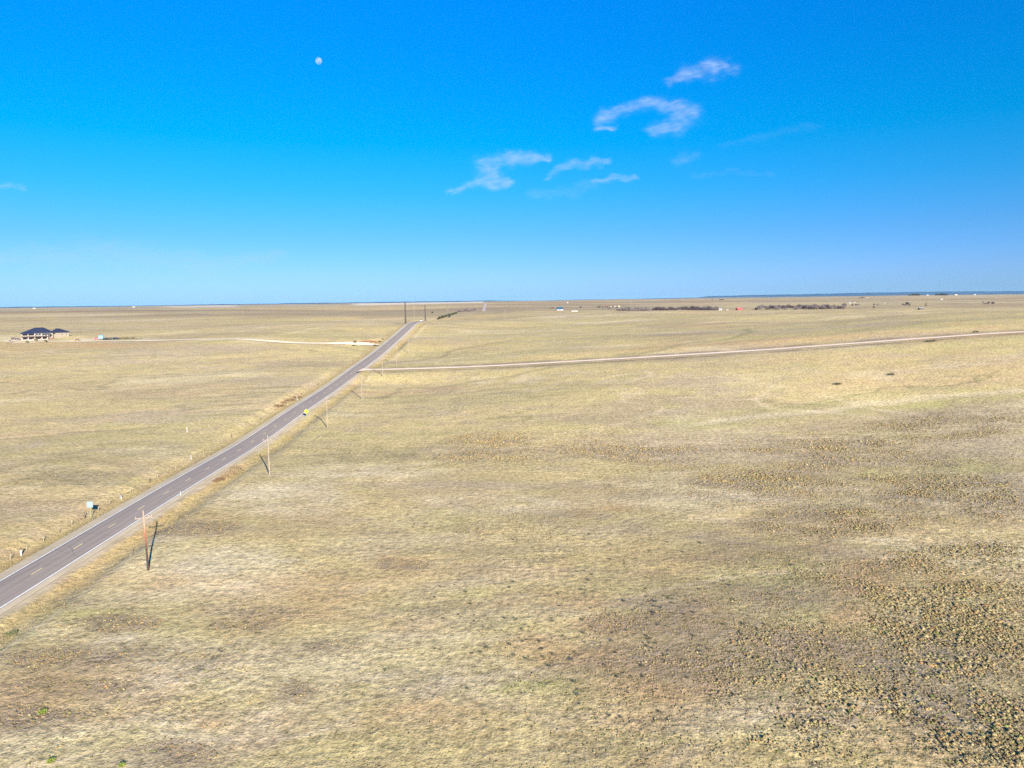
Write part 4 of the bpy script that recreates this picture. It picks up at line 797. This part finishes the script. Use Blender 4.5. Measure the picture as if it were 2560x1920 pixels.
# ------------------------------------------------------------------ cirrus clouds: thin bodies of ice cloud at altitude
def sky_point(px, py, alt):
    d = ray(px, py); return CAM+d*((alt-CH)/d[2])
def cloud(spines, alt, label, dens, seed):
    """spines: list of [(px, py, half width px), ...] strokes of one wisp"""
    bl = []
    for sp in spines:
        for a, b_ in zip(sp[:-1], sp[1:]):
            k = max(2, int(math.hypot(a[0]-b_[0], a[1]-b_[1])/max(6, .8*min(a[2], b_[2]))))
            for i in range(k):
                t = i/k; bl.append([a[j]*(1-t)+b_[j]*t for j in range(3)])
        bl.append(list(sp[-1]))
    Vv = []; Ff = []; At = []; 
    # one soft sheet body of the cloud, with thickness: three layers following the wisp
    x0 = min(q[0]-3.4*q[2] for q in bl); x1 = max(q[0]+3.4*q[2] for q in bl); y0 = min(q[1]-3.4*q[2] for q in bl); y1 = max(q[1]+3.4*q[2] for q in bl)
    nx_ = int((x1-x0)/2.5)+2; ny_ = int((y1-y0)/2)+2; gx, gy = np.meshgrid(np.linspace(x0, x1, nx_), np.linspace(y0, y1, ny_)); al = np.zeros(gx.shape)
    wxx = gx+26*fbm(gx*.8, gy, 60, 4, seed+70, .6)+7*fbm(gx, gy*1.5, 13, 3, seed+71); wyy = gy+20*fbm(gx*.8, gy, 55, 4, seed+80, .6)+5*fbm(gx, gy*1.5, 13, 3, seed+81)
    for q in bl: al = np.maximum(al, np.exp(-(((wxx-q[0])**2+((wyy-q[1])*1.25)**2)/(2*(1.0*q[2])**2))))
    for L_i in range(3):
        sh = (L_i-1)*3.0; a2 = np.clip(al**1.3+.55*al**.7*fbm(gx*.8+gy*.9, gy*1.3-gx*.45, 34, 5, seed+L_i, .6), 0, 1)
        a2 = np.clip(a2*(.78+.8*fbm(gx*.35-gy*.25, gy*1.5+gx*.45, 9, 4, seed+9, .65)), 0, 1)*smooth(0, .9, al)**.7
        P = np.array([sky_point(x+sh, y, alt+150*(L_i-1)) for x, y in zip(gx.ravel(), gy.ravel())]); P[:, 2] += 60*fbm(gx.ravel(), gy.ravel(), 30, 2, seed)
        i0 = len(Vv)*0+sum(len(v) for v in Vv); Vv.append(P); At.append(a2.ravel()); id_ = np.arange(nx_*ny_).reshape(ny_, nx_)+i0
        keep = (np.maximum.reduce([a2[:-1, :-1], a2[1:, 1:], a2[:-1, 1:], a2[1:, :-1]]) > .004).ravel()
        Ff.append(np.stack([id_[:-1, :-1].ravel(), id_[:-1, 1:].ravel(), id_[1:, 1:].ravel(), id_[1:, :-1].ravel()], 1)[keep])
    V = np.concatenate(Vv); Fc = np.concatenate(Ff); A_ = np.concatenate(At)*dens; used = np.unique(Fc); mp = np.zeros(len(V), int); mp[used] = np.arange(len(used))
    me = npmesh('cloud', V[used], mp[Fc], True); colattr(me, 'veil', [A_[used]]*3+[np.ones(len(used))]); o = link('cloud', me, mat=MCL); o.visible_shadow = True
    return tag(o, label, 'cloud', kind='stuff')
MCL, N_, L_, P_ = newmat('ice_cloud'); N_.remove(P_)
at_ = N_.new('ShaderNodeAttribute'); at_.attribute_name = 'veil'; tl = N_.new('ShaderNodeBsdfTranslucent'); tl.inputs[0].default_value = (.93, .95, 1, 1); d2 = N_.new('ShaderNodeBsdfDiffuse'); d2.inputs[0].default_value = (.93, .95, 1, 1)
tr = N_.new('ShaderNodeBsdfTransparent'); m1 = N_.new('ShaderNodeMixShader'); m1.inputs[0].default_value = .5; m2 = N_.new('ShaderNodeMixShader')
L_.new(tl.outputs[0], m1.inputs[1]); L_.new(d2.outputs[0], m1.inputs[2]); L_.new(at_.outputs['Fac'], m2.inputs[0]); L_.new(tr.outputs[0], m2.inputs[1]); L_.new(m1.outputs[0], m2.inputs[2]); L_.new(m2.outputs[0], N_['Material Output'].inputs[0])
CLD = .105
cloud([[(1690, 200, 14), (1730, 184, 20), (1780, 170, 20), (1818, 168, 14)]], 9000, 'small bright oval cirrus wisp, highest of the clouds', CLD, 1)
cloud([[(1495, 300, 12), (1520, 284, 16), (1570, 268, 18), (1630, 262, 15), (1690, 272, 18), (1720, 290, 26), (1690, 318, 24), (1640, 330, 12)], [(1500, 320, 8), (1540, 320, 8)]], 9000, 'hook shaped cirrus cloud right of the middle of the sky', CLD, 2)
cloud([[(1365, 388, 8), (1310, 392, 14), (1250, 398, 20), (1215, 410, 20), (1222, 436, 20), (1225, 458, 18)], [(1120, 474, 8), (1190, 462, 12), (1235, 452, 16), (1275, 456, 8)]], 9000, 'low comma shaped cirrus cloud with a bright foot, left of the others', CLD, 3)
cloud([[(1370, 434, 7), (1420, 418, 12), (1470, 406, 14), (1512, 402, 9)]], 9000, 'slanting cirrus streak right of the comma shaped cloud', CLD*.75, 4)
cloud([[(1478, 444, 6), (1540, 442, 8), (1600, 441, 6)]], 9000, 'thin flat cirrus streak below the slanting streak', CLD*.8, 5)
cloud([[(1690, 408, 10), (1730, 395, 12), (1745, 388, 8)]], 9000, 'faint small cirrus patch right of the streaks', CLD*.3, 6)
cloud([[(1800, 358, 7), (1880, 344, 12), (1960, 328, 14), (2050, 322, 12)]], 9000, 'very faint cirrus veil at right in the middle of the sky', CLD*.08, 7)
cloud([[(1330, 486, 12), (1400, 480, 14), (1490, 468, 14)]], 9000, 'faint cirrus veil under the flat streak', CLD*.22, 8)
cloud([[(1730, 442, 8), (1830, 438, 9), (1915, 434, 8)]], 9000, 'barely visible cirrus line low on the right', CLD*.10, 9)
cloud([[(0, 645, 26), (250, 632, 34), (520, 655, 26), (700, 640, 18)], [(0, 466, 9), (50, 462, 9)]], 9000, 'faint milky veil low over the left horizon', CLD*.55, 10)

# ------------------------------------------------------------------ haze
hb = MB(); hb.box(-75000, 75000, -3500, 88000, -60, 190)
hm = bpy.data.materials.new('haze_air'); hm.use_nodes = True; hm.node_tree.nodes.clear(); ho = hm.node_tree.nodes.new('ShaderNodeOutputMaterial'); pv = hm.node_tree.nodes.new('ShaderNodeVolumePrincipled')
pv.inputs['Color'].default_value = (.33, .66, 1.0, 1); pv.inputs['Density'].default_value = 1.0e-5; pv.inputs['Anisotropy'].default_value = .0; hm.node_tree.links.new(pv.outputs[0], ho.inputs['Volume'])
hz_ = hb.build('haze', hm); tag(hz_, kind='stuff')
print('t total', time.time()-_t0)
